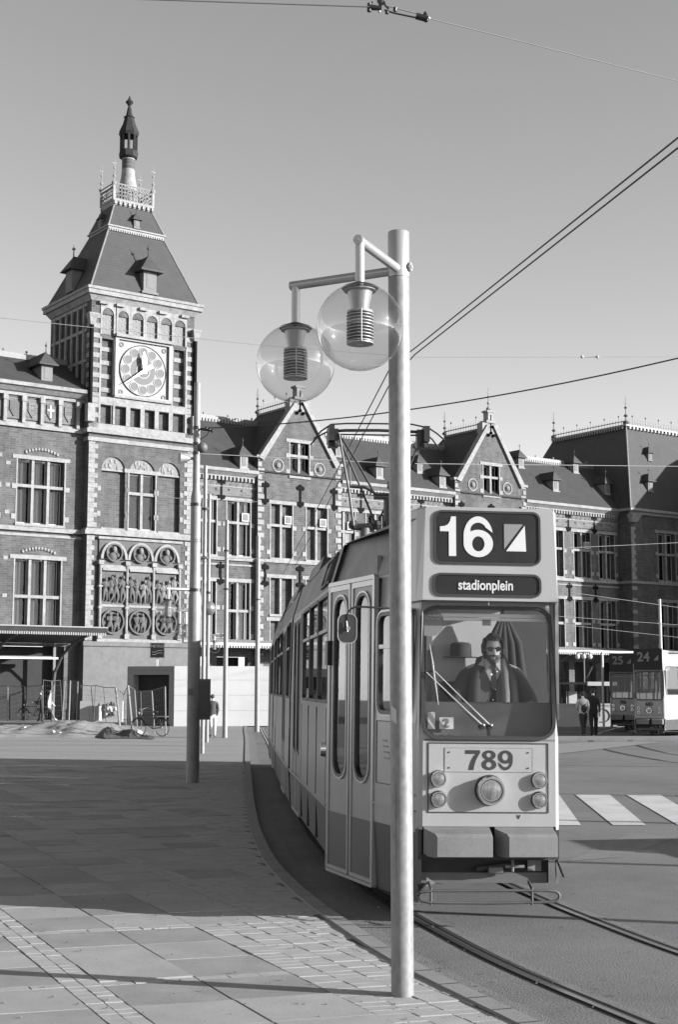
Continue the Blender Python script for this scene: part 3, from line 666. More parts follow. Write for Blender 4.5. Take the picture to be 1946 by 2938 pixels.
s_ = MB(); s_.box(-14, -.02, YL - .2, YL, 11.05, 11.3); s_.box(-14, -.02, YL - .06, YL, 10.75, 10.9); s_.box(-14, -.02, YL - .18, YL, 17.2, 17.45); s_.box(-14, -.02, YL - .12, YL, 19.1, 19.32)
s_.frustum((-14, -.02, YL - .25, YL), (-14, -.02, YL - .6, YL), 19.32, 19.6); s_.box(-14, -.02, YL - .7, YL + .3, 19.6, 19.82)
for z in (7.1, 9.3, 12.0, 13.6, 14.9): s_.box(-5.0, -4.72, YL - .03, YL, z, z + .22)
for k in range(12):
    x = -.55 - k * 1.17; s_.box(x - .1, x + .1, YL - .26, YL, 17.45, 19.1); s_.box(x - .15, x + .15, YL - .32, YL, 18.75, 19.1)
s_.box(-14, -.02, YL - .03, YL, 17.45, 17.6); s_.build('stone_dressing', 'stone', Wl)
s_ = MB()
for k in range(11):
    x = -.55 - k * 1.17; s_.box(x - 1.0, x - .17, YL - .08, YL - .002, 17.68, 18.95, 0)
    s_.prism([(x - .85, 18.75), (x - .32, 18.75), (x - .32, 18.2), (x - .585, 17.8), (x - .85, 18.2)], YL - .14, YL - .08, 1 if k % 2 else 0)
    if k % 3 == 1: s_.box(x - .64, x - .53, YL - .16, YL - .14, 17.95, 18.7, 2); s_.box(x - .8, x - .37, YL - .158, YL - .14, 18.35, 18.47, 2)
s_.build('carved_shields', ['brick2', 'relief', 'white'], Wl)
r_ = MB(); r_.add([(-14, YL - .6, 19.82), (.0, YL - .6, 19.82), (0, 3.3, 22.0), (-14, 3.3, 22.0), (0, 12, 19.8), (-14, 12, 19.8)], [(0, 1, 2, 3), (3, 2, 4, 5), (0, 3, 5), (1, 4, 2)])
r_.build('roof', 'slate', Wl)
c_ = MB(); c_.box(-14, -.02, 3.15, 3.45, 21.95, 22.25); crest(c_, (-14, 3.3, 22.2), (-.1, 3.3, 22.2), .2, .3); c_.build('roof_trim', 'lead', Wl)
dormer(Wl, -2.55, 20.15, .62, .95, 'mid'); dormer(Wl, -8.2, 20.15, .62, .95, 'mid')
cn = sbuild('dark entrance canopy with fringed edge and curved bracket at the tower foot', 'canopy', 'entrance_canopy')
YC = -4.2; xr = FW(308, 1803, YC)[0]; zt = FW(308, 1803, YC)[1]
c_ = MB(); c_.box(-18, xr, YC, YC + .12, zt - .26, zt, 0); c_.box(-18, xr, YC - .06, YC + .2, zt, zt + .07, 1); c_.box(xr - .1, xr, YC + .12, .4, zt - .3, zt, 0)
for k in range(int((xr + 18) / .14)): c_.box(-18 + k * .14, -18 + k * .14 + .09, YC + .02, YC + .07, zt - .42, zt - .26, 1)
c_.build('fascia', ['verdigris', 'concrete'], cn)
c_ = MB(); c_.add([(-18, YC + .1, zt - .05), (xr, YC + .1, zt - .05), (xr, .45, zt - .75), (-18, .45, zt - .75), (-18, YC + .1, zt), (xr, YC + .1, zt), (xr, .45, zt - .7), (-18, .45, zt - .7)], [(0, 1, 2, 3), (7, 6, 5, 4), (0, 4, 5, 1), (2, 6, 7, 3)])
c_.build('canopy_roof', 'irongrey', cn)
for x in (-15, -10.5, -6, xr - 1.2):
    c_ = MB(); c_.tube([(x, .3, 1.9), (x, .1, 2.8), (x, -.8, zt - 1.5), (x, -2.2, zt - .85), (x, YC + .2, zt - .4)], .09, 6); c_.box(x - .08, x + .08, .2, .36, 0, zt - .8); c_.build('bracket', 'irongrey', cn)
c_ = MB(); z2 = zt - 1.75; c_.box(-18, -2.6, -1.2, .5, z2 + .02, z2 + .2, 0); c_.box(-18, -2.4, -1.6, -1.5, z2 + .02, z2 + .13, 1)
c_.build('awning', ['irongrey', 'pale'], cn)

# ============ right wing with two gables
Wr = sbuild('long brick station wing right of the tower with two gables and roof dormers', 'building')
YR = 3.0; YG = 2.65; mb = MB()
bays = [(8.95, 10.85), (11.68, 13.5), (14.91, 16.7), (17.87, 19.65), (20.5, 22.3), (23.35, 25.1), (26.2, 28.0), (28.9, 30.7), (32.2, 34.1), (35.6, 37.5), (39.3, 40.9), (41.3, 43.0), (44.2, 46.05), (47.06, 48.85)]
hz = []
for i, (a, b) in enumerate(bays):
    if i in (2, 3, 8, 9): hz += []
    else: hz += [(a, b, 10.62, 14.28)]
    if i in (2, 3, 8, 9): pass
    else: hz += [(a, b, 4.9, 8.85)]
hz += [(8 + 3 * k, 10.4 + 3 * k, .1, 3.9) for k in range(14)]
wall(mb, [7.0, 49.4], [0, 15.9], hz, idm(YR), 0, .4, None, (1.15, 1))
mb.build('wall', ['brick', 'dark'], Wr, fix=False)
for i, (a, b) in enumerate(bays):
    if i in (2, 3, 8, 9): continue
    stone_window(Wr, a, b, 10.62, 14.28, YR, 2, 12.85, unit=i in (1, 4, 12)); stone_window(Wr, a, b, 4.9, 8.85, YR, 2, 6.95, blocks=2)
s_ = MB(); s_.box(7.2, 49.3, YR - .16, YR, 10.28, 10.5); s_.box(7.2, 49.3, YR - .05, YR, 9.95, 10.05)
for a, b in ((7.2, 13.88), (20.9, 31.4), (38.7, 49.3)):
    s_.box(a, b, YR - .5, YR + .2, 16.2, 16.42); s_.frustum((a, b, YR - .12, YR), (a, b, YR - .45, YR), 15.95, 16.2); s_.box(a, b, YR - .06, YR, 15.2, 15.28)
    n = int((b - a) / .3)
    for k in range(n): s_.box(a + .06 + k * .3, a + .2 + k * .3, YR - .22, YR, 15.62, 15.88)
    s_.box(a, b, YR - .2, YR, 15.88, 15.95)
s_.build('stone_dressing', 'stone', Wr)
for a, b in ((7.2, 13.8), (20.9, 31.3), (38.8, 49.3)):
    fz = MB(); fz.box(a, b, YR - .03, YR, 14.62, 15.62, 0)
    n = int((b - a) / 1.0)
    for k in range(n): x = a + .5 + k * 1.0; fz.box(x, x + .16, YR - .034, YR - .02, 14.95, 15.1, 1)
    for k in range(int((b - a) / .5)):
        x = a + k * .5 + .25; fz.prism([(x, 15.2), (x + .16, 15.38), (x, 15.56), (x - .16, 15.38)], YR - .05, YR - .03, 2)
    fz.build('frieze', ['brick2', 'dark', 'relief'], Wr)
for x in (7.9, 11.2, 22.85, 25.65, 28.4, 30.9, 39.1, 43.6, 46.55): anchor(Wr, x, 15.0, YR, 1.2)
for x in (11.2, 22.85, 43.6, 46.55, 40.9): anchor(Wr, x, 9.4, YR, 1.2)
rf = MB(); zr = 20.7; yr = 7.3
rf.add([(6.5, YR - .5, 16.42), (52, YR - .5, 16.42), (52, yr, zr), (6.5, yr, zr), (52, 12, 16.4), (6.5, 12, 16.4)], [(0, 1, 2, 3), (3, 2, 4, 5), (0, 3, 5), (1, 4, 2)])
rf.build('roof', 'slate', Wr)
lt = MB(); lt.box(7.3, 53, yr - .2, yr + .2, zr - .15, zr + .12)
for k in range(int(45 / .25)): lt.box(7.3 + k * .25, 7.45 + k * .25, yr - .34, yr - .19, zr - .35, zr - .1)
crest(lt, (7.3, yr, zr + .1), (52, yr, zr + .1), .16, .4); lt.build('roof_trim', 'lead', Wr)
def on_roof(x, z): return YR - .5 + (z - 16.42) / (zr - 16.42) * (yr - YR + .5)
for (u, v, sc) in ((683, 1322, .8), (957, 1291, .75), (1073, 1352, .8), (1253, 1378, .8), (1577, 1390, .8), (1725, 1400, .8), (1637, 1340, .75), (1480, 1325, .75), (1190, 1340, .7)):
    best = min(((abs(on_roof(*FW(u, v, o)) - o), o) for o in [2.5 + .1 * k for k in range(45)]))
    sx_, sz_ = FW(u, v, best[1]); dormer(Wr, sx_, sz_ - .75 * sc, on_roof(0, sz_ - .75 * sc) - .08, sc, 'stone')
def gable(x0, x1, ax, az, sh0, sh1, wz, wx, rnd, lower):
    G_ = MB(); c0, c1 = 17.35, az
    out = [(x0, 0), (x1, 0), (x1, 16.3), (x1, 17.35), (sh1, 17.4), (ax + .35, az - .3), (ax - .35, az - .3), (sh0, 17.4), (x0, 17.35), (x0, 16.3)]
    hs = [(wx[0], wx[1], wz[0], wz[1])] + [(a, b, z0, z1) for a, b in lower for z0, z1 in ((10.62, 14.3), (6.8, 9.25), (4.4, 6.35))]
    wall(G_, [x0, x1], [0, 16.3], hs[1:], idm(YG), 0, .4, None, (.8, 1))
    # upper triangle in strips around the window
    def xl(z): return sh0 + (ax - .3 - sh0) * (z - 17.35) / (az - .3 - 17.35) if z > 17.35 else x0
    def xr_(z): return sh1 + (ax + .3 - sh1) * (z - 17.35) / (az - .3 - 17.35) if z > 17.35 else x1
    zs = [16.3, wz[0], 17.35, wz[1], az - .3]
    for a, b in zip(zs, zs[1:]):
        la, lb, ra, rb = xl(a + 1e-3), xl(b - (1e-3 if b == 17.35 else 0)), xr_(a + 1e-3), xr_(b - (1e-3 if b == 17.35 else 0))
        if a >= wz[0] - .01 and b <= wz[1] + .01:
            G_.face([(la, YG, a), (wx[0], YG, a), (wx[0], YG, b), (lb, YG, b)]); G_.face([(wx[1], YG, a), (ra, YG, a), (rb, YG, b), (wx[1], YG, b)])
        else: G_.face([(la, YG, a), (ra, YG, a), (rb, YG, b), (lb, YG, b)])
    G_.box(wx[0], wx[1], YG + .8, YG + .82, wz[0], wz[1], 1)
    for x in (x0, x1): G_.face([(x, YG, 0), (x, YR + .01, 0), (x, YR + .01, 17.35), (x, YG, 17.35)])
    G_.face([(x0, YG, 17.35), (sh0, YG, 17.35), (sh0, 4.5, 17.35), (x0, 4.5, 17.35)]); G_.face([(x1, YG, 17.35), (sh1, YG, 17.35), (sh1, 4.5, 17.35), (x1, 4.5, 17.35)])
    G_.face([(x0, YR, 16), (x0, 4.5, 16), (x0, 4.5, 17.35), (x0, YR, 17.35)]); G_.face([(x1, YR, 16), (x1, 4.5, 16), (x1, 4.5, 17.35), (x1, YR, 17.35)])
    go = G_.build('gable', ['brick', 'dark'], Wr, fix=False)
    D = MB()
    for (xa, za), (xb, zb) in (((sh0 - .45, 17.38), (ax - .45, az + .1)), ((sh1 + .45, 17.38), (ax + .45, az + .1))):
        s = 1 if xa < xb else -1; D.prism([(xa, za), (xb, zb), (xb + s * .3, zb - .02), (xa + s * .42, za - .14)], YG - .18, YG + .35)
    D.box(ax - .85, ax + .85, YG - .03, YG + .6, az - .55, az + .25); D.box(ax - .5, ax + .5, YG - .14, YG + .7, az + .25, az + .45); D.box(ax - .28, ax + .28, YG - .05, YG + .5, az + .45, az + 1.1); D.box(ax - .4, ax + .4, YG - .1, YG + .55, az + 1.1, az + 1.25)
    D.box(x0 - .15, sh0 + .1, YG - .12, YG + .4, 17.36, 17.55); D.box(sh1 - .1, x1 + .15, YG - .12, YG + .4, 17.36, 17.55)
    for x, d in ((x0, 1), (x1, -1)): quoins(D, x, d, .5, 17.3, YG, .5, .3, .34, .1)
    D.box(x0, x1, YG - .14, YG, 10.28, 10.5)
    for s in (0, 1):
        cx_, cz_ = rnd[s]; D.cyl((cx_, YG + .1, cz_), (cx_, YG + .06, cz_), .36, None, 20); D.ring(circ(cx_, cz_, .48), circ(cx_, cz_, .4), YG - .05, YG + .1, 0); D.ball((cx_, YG, cz_), .2, 8)
    D.build('gable_stonework', 'stone', Wr)
    E_ = MB(); E_.cyl((ax, YG - .05, az - .5), (ax, YG - .05, az + .9), .05, None, 5)
    for dx, dz in ((-.25, .2), (.25, .2), (0, .4), (-.2, .9), (.2, .9)): E_.ball((ax + dx, YG - .08, az - .9 + dz), .13, 6)
    E_.build('gable_anchor', 'iron', Wr)
    stone_window(Wr, wx[0], wx[1], wz[0], wz[1], YG, 2, (wz[0] + wz[1]) / 2 + .25)
    for i, (a, b) in enumerate(lower):
        stone_window(Wr, a, b, 10.62, 14.3, YG, 2, 12.85, unit=True); stone_window(Wr, a, b, 6.8, 9.25, YG, 2, None, blocks=0); stone_window(Wr, a, b, 4.4, 6.35, YG, 2, None, blocks=0)
    for x in (x0 + .6, (x0 + x1) / 2, x1 - .6): anchor(Wr, x, 15.0, YG, 1.3)
    for x in (x0 + .6, (x0 + x1) / 2): anchor(Wr, x, 9.4, YG, 1.3)
    R2 = MB(); yb = 8.1; R2.add([(sh0 - .5, YG + .05, 17.2), (ax, YG + .05, az - .05), (sh1 + .5, YG + .05, 17.2), (sh0 - 1.3, yb + 2.5, 16.4), (ax, yb, az - .05), (sh1 + 1.3, yb + 2.5, 16.4)], [(0, 1, 4, 3), (1, 2, 5, 4), (3, 4, 5)])
    R2.build('gable_roof', 'slate', Wr)
    L2 = MB(); L2.box(ax - .1, ax + .1, YG + .5, yb, az - .1, az + .06); crest(L2, (ax, YG + .9, az), (ax, yb, az), .75, .3); finial(L2, ax, yb, az, 2.0); L2.build('roof_crest', 'irongrey', Wr)
    return az
gable(13.88, 20.85, 17.31, 21.5, 14.3, 20.25, (16.36, 18.7), (16.5, 18.1), ((15.5, 16.98), (18.98, 17.0)), [(14.95, 16.7), (17.9, 19.65)])
a2 = gable(31.43, 38.69, 35.1, 21.8, 31.95, 38.1, (16.45, 18.75), (34.3, 35.9), ((33.2, 17.13), (36.75, 17.13)), [(32.3, 34.1), (36.0, 37.8)])
E_ = MB(); finial(E_, 35.1, YG + .2, a2 + 1.2, 1.9); E_.build('gable_finial', 'stone', Wr)
# canopy along the right wing
cr = sbuild('pale glazed canopy running along the foot of the long station wing', 'canopy', 'platform_canopy')
c_ = MB(); x0c = 7.4; x1c = 50; c_.box(x0c, x1c, -.1, .05, 4.55, 4.72, 1); c_.add([(x0c, 0, 4.5), (x1c, 0, 4.5), (x1c, YR, 5.0), (x0c, YR, 5.0), (x0c, 0, 4.56), (x1c, 0, 4.56), (x1c, YR, 5.06), (x0c, YR, 5.06)], [(0, 1, 2, 3), (7, 6, 5, 4), (0, 4, 5, 1)], 0)
for k in range(int((x1c - x0c) / .2)): c_.box(x0c + k * .2, x0c + k * .2 + .11, -.06, 0, 4.4, 4.55, 0)
c_.build('canopy_roof', ['roofglass', 'pale'], cr)
for k in range(10):
    c_ = MB(); x = x0c + 1 + k * 4.6; c_.tube([(x, YR - .1, 2.6), (x, 2.2, 3.6), (x, .1, 4.4)], .09, 6); c_.cyl((x, .1, 4.42), (x, YR, 4.8), .07); c_.build('bracket', 'irongrey', cr)
# ============ end pavilion
Pv = sbuild('brick end pavilion with high hipped slate roof and ornamental iron ridge, half in shadow', 'building', 'end_pavilion')
YP = 1.62; XP = 49.4; XE = 70
mb = MB(); hp = [(52.6, 54.7, 10.62, 14.6), (52.6, 54.7, 4.9, 8.85), (57, 59, 10.62, 14.6)]
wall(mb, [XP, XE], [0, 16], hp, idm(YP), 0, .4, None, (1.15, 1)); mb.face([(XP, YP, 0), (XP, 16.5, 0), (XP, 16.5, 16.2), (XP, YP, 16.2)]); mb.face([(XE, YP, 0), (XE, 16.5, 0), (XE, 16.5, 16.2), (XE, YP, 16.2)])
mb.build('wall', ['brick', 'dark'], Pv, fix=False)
stone_window(Pv, 52.6, 54.7, 10.62, 14.6, YP, 2, 12.85); stone_window(Pv, 52.6, 54.7, 4.9, 8.85, YP, 2, 6.95); stone_window(Pv, 57, 59, 10.62, 14.6, YP, 2, 12.85)
s_ = MB(); s_.box(XP - .5, XE, YP - .5, YP + .2, 16.2, 16.42); s_.box(XP - .5, XP + .1, YP + .2, 16.6, 16.2, 16.42); s_.box(XP - .2, XE, YP - .2, YP, 15.95, 16.2); s_.box(XP - .16, XE, YP - .16, YP, 10.28, 10.5); s_.box(XP - .16, XP, YP, YR + .0, 10.28, 10.5)
quoins(s_, XP - .04, 1, 10.6, 14.9, YP - .04, .5, .34, .34); s_.frustum((XP - .1, XP + .6, YP - .2, YP + .1), (XP - .35, XP + .9, YP - .5, YP + .1), 15.3, 15.95)
for k in range(6): s_.box(XP - .06, XP + .5, YP - .06, YP, 5 + k * .95, 5.28 + k * .95)
s_.build('stone_dressing', 'stone', Pv)
k_ = 3.0; za = 24.0
r_ = MB(); r_.frustum((XP - .4, XE + .4, YP - .4, 16.8), (XP + k_, XE - k_, YP + k_, 13.4), 16.42, za); r_.build('roof', 'slate', Pv)
l_ = MB(); l_.box(XP + k_ - .2, XE - k_ + .2, YP + k_ - .2, YP + k_ + .1, za, za + .15); l_.box(XP + k_ - .2, XP + k_ + .1, YP + k_ + .1, 13.5, za, za + .15); l_.cyl((XP - .4, YP - .4, 16.42), (XP + k_, YP + k_, za), .09, None, 6)
for k in range(30): l_.box(XP + k_ + .1 + k * .45, XP + k_ + .3 + k * .45, YP + k_ - .32, YP + k_ - .2, za - .25, za); l_.box(XP + k_ - .32, XP + k_ - .2, YP + k_ + .1 + k * .29, YP + k_ + .24 + k * .29, za - .25, za)
l_.build('roof_trim', 'lead', Pv)
l_ = MB(); crest(l_, (XP + k_, YP + k_, za + .15), (XE - k_, YP + k_, za + .15), .62, .33); crest(l_, (XP + k_, YP + k_, za + .15), (XP + k_, 13.3, za + .15), .62, .33); finial(l_, XP + k_, YP + k_, za, 2.6); finial(l_, XP + k_, 13.3, za, 2.6); l_.build('roof_crest', 'irongrey', Pv)
def on_p(z): return YP - .4 + (z - 16.42) / (za - 16.42) * (k_ + .4)
for (u, v, sc) in ((1860, 1395, .75), (1862, 1310, .6)):
    best = min(((abs(on_p(FW(u, v, o)[1]) - o), o) for o in [1.5 + .1 * k for k in range(40)])); sx_, sz_ = FW(u, v, best[1]); dormer(Pv, sx_, sz_ - .6 * sc, on_p(sz_ - .6 * sc) - .08, sc, 'mid')
# the next block of the same station, just outside the frame, which throws the shade on this end
Pb = sbuild('projecting brick corner block of the station beyond the end pavilion', 'building', 'corner_block')
mb = MB(); BX, BY = 57.5, -12.5; mb.box(BX, 78, BY, 12, 0, 19); mb.build('wall', 'brick', Pb)
mb = MB(); mb.frustum((BX - .4, 78.4, BY - .4, 12.4), (BX + 6, 72, BY + 6, 6), 19, 24); mb.build('roof', 'slate', Pb)
# ------------------------------------------------------------------ globe street lamps
def globe_lamp(parent, p, el, zc, R=.267, rt=.03, full=True):
    """arm from the pole at p to the elbow el (both at arm height), drop tube, globe centred at height zc"""
    p = Vector(p); el = Vector(el); d = (el - p).normalized()
    a = MB(); a.cyl(p - d * .0, el, rt, None, 16); a.cyl(el - d * rt, el + d * rt * .9, rt * 1.12, None, 16) if False else None
    a.ball(el, rt * 1.0, 14); arm = a.build('arm', 'alu', parent, smooth=50)
    t = d.cross(Vector((0, 0, 1)))
    b = MB(); b.cyl(el, el + d * rt * 1.25, rt * 1.02, None, 20); b.cyl(el + d * rt * 1.25, el + d * rt * 1.4, rt * .85, None, 16); b.cyl(el + d * rt * 1.4, el + d * rt * 1.6, rt * .32, None, 10); b.build('end_cap', 'alu', arm, smooth=40)
    c = (el.x, el.y, 0); ztop = zc + R
    b = MB(); b.cyl(el, (el.x, el.y, ztop - .005), rt * .96, None, 16); b.build('drop_tube', 'alu', arm, smooth=50)
    b = MB(); b.lathe([(rt, ztop + .012), (R * .38, ztop - R * .06), (R * .42, ztop - R * .10), (R * .2, ztop - R * .1)], c, 24); cap = b.build('globe_cap', 'black', parent, smooth=40)
    b = MB(); b.ball((el.x, el.y, zc), R, 40); b.build('globe', 'globe', parent, smooth=180)
    k = R / .267
    b = MB(); b.lathe([(.098 * k, ztop - .036 * k), (.1 * k, ztop - .044 * k), (.076 * k, ztop - .05 * k), (.052 * k, ztop - .165 * k), (.04 * k, ztop - .17 * k)], c, 24); b.build('lamp_cone', 'alu', cap, smooth=40)
    b = MB(); z0 = ztop - .17 * k
    b.lathe([(.058 * k, z0), (.058 * k, z0 - .19 * k)], c, 20, 1); b.lathe([(.078 * k, z0 + .002), (.08 * k, z0 - .012 * k)], c, 24)
    for i in range(9): b.lathe([(.06 * k, z0 - (.018 + .02 * i) * k), (.083 * k, z0 - (.026 + .02 * i) * k), (.083 * k, z0 - (.030 + .02 * i) * k), (.06 * k, z0 - (.024 + .02 * i) * k)], c, 24)
    b.lathe([(.082 * k, z0 - .195 * k), (.082 * k, z0 - .203 * k), (.02 * k, z0 - .206 * k), (.01 * k, z0 - .215 * k)], c, 24)
    for i in range(3): a_ = i * 2.1 + .6; b.cyl((el.x + .082 * k * math.cos(a_), el.y + .082 * k * math.sin(a_), z0), (el.x + .082 * k * math.cos(a_), el.y + .082 * k * math.sin(a_), z0 - .2 * k), .0035 * k, None, 6)
    b.build('louvre', ['louvre', 'lens'], cap, smooth=30)
PB = Vector((.396, 9.15, 0))
lamp = empty('street_lamp', PB, 0, 'galvanised foreground lamp post with two clear globes hanging from tubular arms', 'street lamp')
b = MB(); b.cyl((0, 0, -.05), (0, 0, 4.585), .0705, None, 40); b.build('pole', 'galv', lamp, smooth=50)
b = MB(); b.lathe([(.0715, 4.588), (.0715, 4.895), (.068, 4.9)], (0, 0, 0), 40); sl = b.build('pole_cap', 'alu', lamp, smooth=50)
b = MB(); b.cyl((.066, -.03, 4.655), (.082, -.037, 4.655), .03, None, 16); b.cyl((.082, -.037, 4.655), (.088, -.04, 4.655), .014, None, 12); b.build('bolt', 'alu', sl)
E1 = Vector((-.69, .25, 4.61)); E2 = Vector((-.268, -.72, 4.61))
globe_lamp(lamp, (-.05, .02, 4.61 + .03), E1, 4.07); globe_lamp(lamp, (-.02, -.06, 4.61 + .03), E2, 4.07)
T_ = Matrix.Rotation(math.radians(-118), 4, 'Z')
b = MB()
for k in range(7):
    a0 = math.radians(-150 + k * 4); a1 = math.radians(-150 + (k + 1) * 4)
    b.face([(.0735 * math.cos(a0), .0735 * math.sin(a0), .62), (.0735 * math.cos(a1), .0735 * math.sin(a1), .62), (.0735 * math.cos(a1), .0735 * math.sin(a1), 1.28), (.0735 * math.cos(a0), .0735 * math.sin(a0), 1.28)])
b.build('service_hatch', 'galv', lamp)
b = MB()
for k in range(4):
    a0 = math.radians(-152 + k * 9); a1 = a0 + math.radians(9); z = 1.70 - .008 * k
    b.face([(.0722 * math.cos(a0), .0722 * math.sin(a0), z), (.0722 * math.cos(a1), .0722 * math.sin(a1), z - .008), (.0722 * math.cos(a1), .0722 * math.sin(a1), z + .082), (.0722 * math.cos(a0), .0722 * math.sin(a0), z + .09)])
b.build('sticker', 'pale', lamp)

# ------------------------------------------------------------------ trams
TO = Vector((1.228, 11.9, 0)); TA = math.radians(5.3)
TX = (math.cos(TA), math.sin(TA)); TY = (-math.sin(TA), math.cos(TA))
def TL(u, v, y=0):
    s, z = VPL(u, v, (TO.x + y * TY[0], TO.y + y * TY[1]), TX); return Vector((s, y, z))
def prof(z):      # half width of the body at height z
    for (za, xa), (zb, xb) in zip(PR, PR[1:]):
        if za <= z <= zb: return xa + (xb - xa) * (z - za) / (zb - za)
    return PR[0][1] if z < PR[0][0] else PR[-1][1]
PR = [(.2, 1.12), (.75, 1.15), (1.6, 1.15), (2.87, 1.125), (3.3, 1.0)]
ZB = [.26, .71, .74, 1.0, 1.04, 1.5, 1.73, 2.83, 2.9, 3.1, 3.3]
def side_T(org, along, inward): return Matrix(((along[0], inward[0], 0, org[0]), (along[1], inward[1], 0, org[1]), (0, 0, 1, org[2] if len(org) > 2 else 0), (0, 0, 0, 1)))
def gasket(mb, x0, x1, z0, z1, r, w=.03, y=-.012, mi=0, d=.03):
    mb.ring(rrect(x0 - w, x1 + w, z0 - w, z1 + w, r + w), rrect(x0, x1, z0, z1, r), y, y + d, mi)
def frame_window(parent, T, x0, x1, z0, z1, bar=None, r=.05, name='window', pane='trampane', fr='rubber', w=.035, rim=None):
    m = MB(T); gasket(m, x0, x1, z0, z1, r, w, -.012, 0, .04)
    if rim: gasket(m, x0 - w, x1 + w, z0 - w, z1 + w, r + w, .018, -.016, 2, .03)
    if bar: m.box(x0, x1, -.01, .02, bar - .018, bar + .018, 2)
    m.face([(x, .012, z) for x, z in rrect(x0 - .01, x1 + .01, z0 - .01, z1 + .01, r)], 1)
    return m.build(name, [fr, pane, 'alu'], parent)
def door_leaf(parent, T, x0, x1, z0, z1, w0, w1):
    m = MB(T); m.ring(rrect(x0, x1, z0, z1, .012), rrect(x0 + .03, x1 - .03, z0 + .035, z1 - .05, .012), -.012, .03, 1)
    m.ring(rrect(x0 + .03, x1 - .03, z0 + .035, z1 - .05, .012), rrect(w0, w1, 1.07, 2.73, .14), .0, .025, 0)
    m.box(x0 + .03, x1 - .03, -.004, .0, z0 + .035, .70, 2)
    o = m.build('door', ['doorgrey', 'alu', 'tramband'], parent)
    frame_window(o, T @ Matrix.Translation((0, -.0, 0)), w0, w1, 1.07, 2.73, None, .14, 'door_window', w=.03, rim=True)
    return o
def body_section(parent, T, y0, y1, wins, doors, lite=False, caps=(True, True)):
    m = MB(T)
    for side in (-1, 1):
        hs = [(a, b, 1.73, 2.83) for a, b in wins] + [(a, b, .26, 2.83) for a, b in doors]
        fn = lambda x, d, z, side=side: (side * (prof(z) - d), x, z)
        tmp = MB(T); wall(tmp, [y0, y1], ZB, hs, fn, 0, .04)
        for v, f, mi in ((tmp.v, tmp.f, tmp.m),):
            b0 = len(m.v); m.v += v
            for q in f:
                zc = sum(v[i].z for i in q) / len(q); m.f.append(tuple(b0 + i for i in q)); m.m.append(1 if zc < .71 else 2 if zc > 2.9 else 0)
        m.box(*sorted((side * 1.146, side * 1.165)), y0 + .02, y1 - .02, .725, .755, 0)
    rp = [(-1.0, 3.3), (-.8, 3.37), (0, 3.41), (.8, 3.37), (1.0, 3.3)]
    m.add([(x, y, z) for y in (y0, y1) for x, z in rp] + [(x, y, 3.26) for y in (y0, y1) for x in (-.98, .98)], [(i, i + 1, 6 + i, 5 + i) for i in range(4)] + [(10, 11, 13, 12)], 2)
    m.box(-1.08, 1.08, y0, y1, .55, .85, 3); m.box(-.9, .9, y0 + .1, y1 - .1, .2, .55, 3)
    for y, on in ((y0, caps[0]), (y1, caps[1])):
        if on: m.face([(-1.1, y, .3), (1.1, y, .3), (1.1, y, 2.87), (1.0, y, 3.3), (-1.0, y, 3.3), (-1.1, y, 2.87)], 3)
    o = m.build('body_section', ['tram', 'tramband', 'tramroof', 'under'], parent, fix=False)
    for side in (-1, 1):
        along = (0, 1, 0); TT = T @ side_T((side * 1.14, 0), (0, 1), (-side, 0))
        for a, b in wins: frame_window(o, TT, a + .03, b - .03, 1.76, 2.8, 2.46)
        for a, b in doors:
            mdl = (a + b) / 2
            if lite: frame_window(o, TT, a + .05, b - .05, 1.0, 2.75, None)
            else:
                for q0, q1 in ((a + .01, mdl - .015), (mdl + .015, b - .01)): door_leaf(o, TT, q0, q1, .26, 2.82, q0 + .14, q1 - .14)
    return o
def tram_seat(parent, T, x, y):
    m = MB(T); m.box(x - .42, x + .42, y, y + .42, 1.2, 1.27); m.box(x - .42, x + .42, y + .38, y + .44, 1.25, 1.85); m.build('seat', 'cabdark', parent)
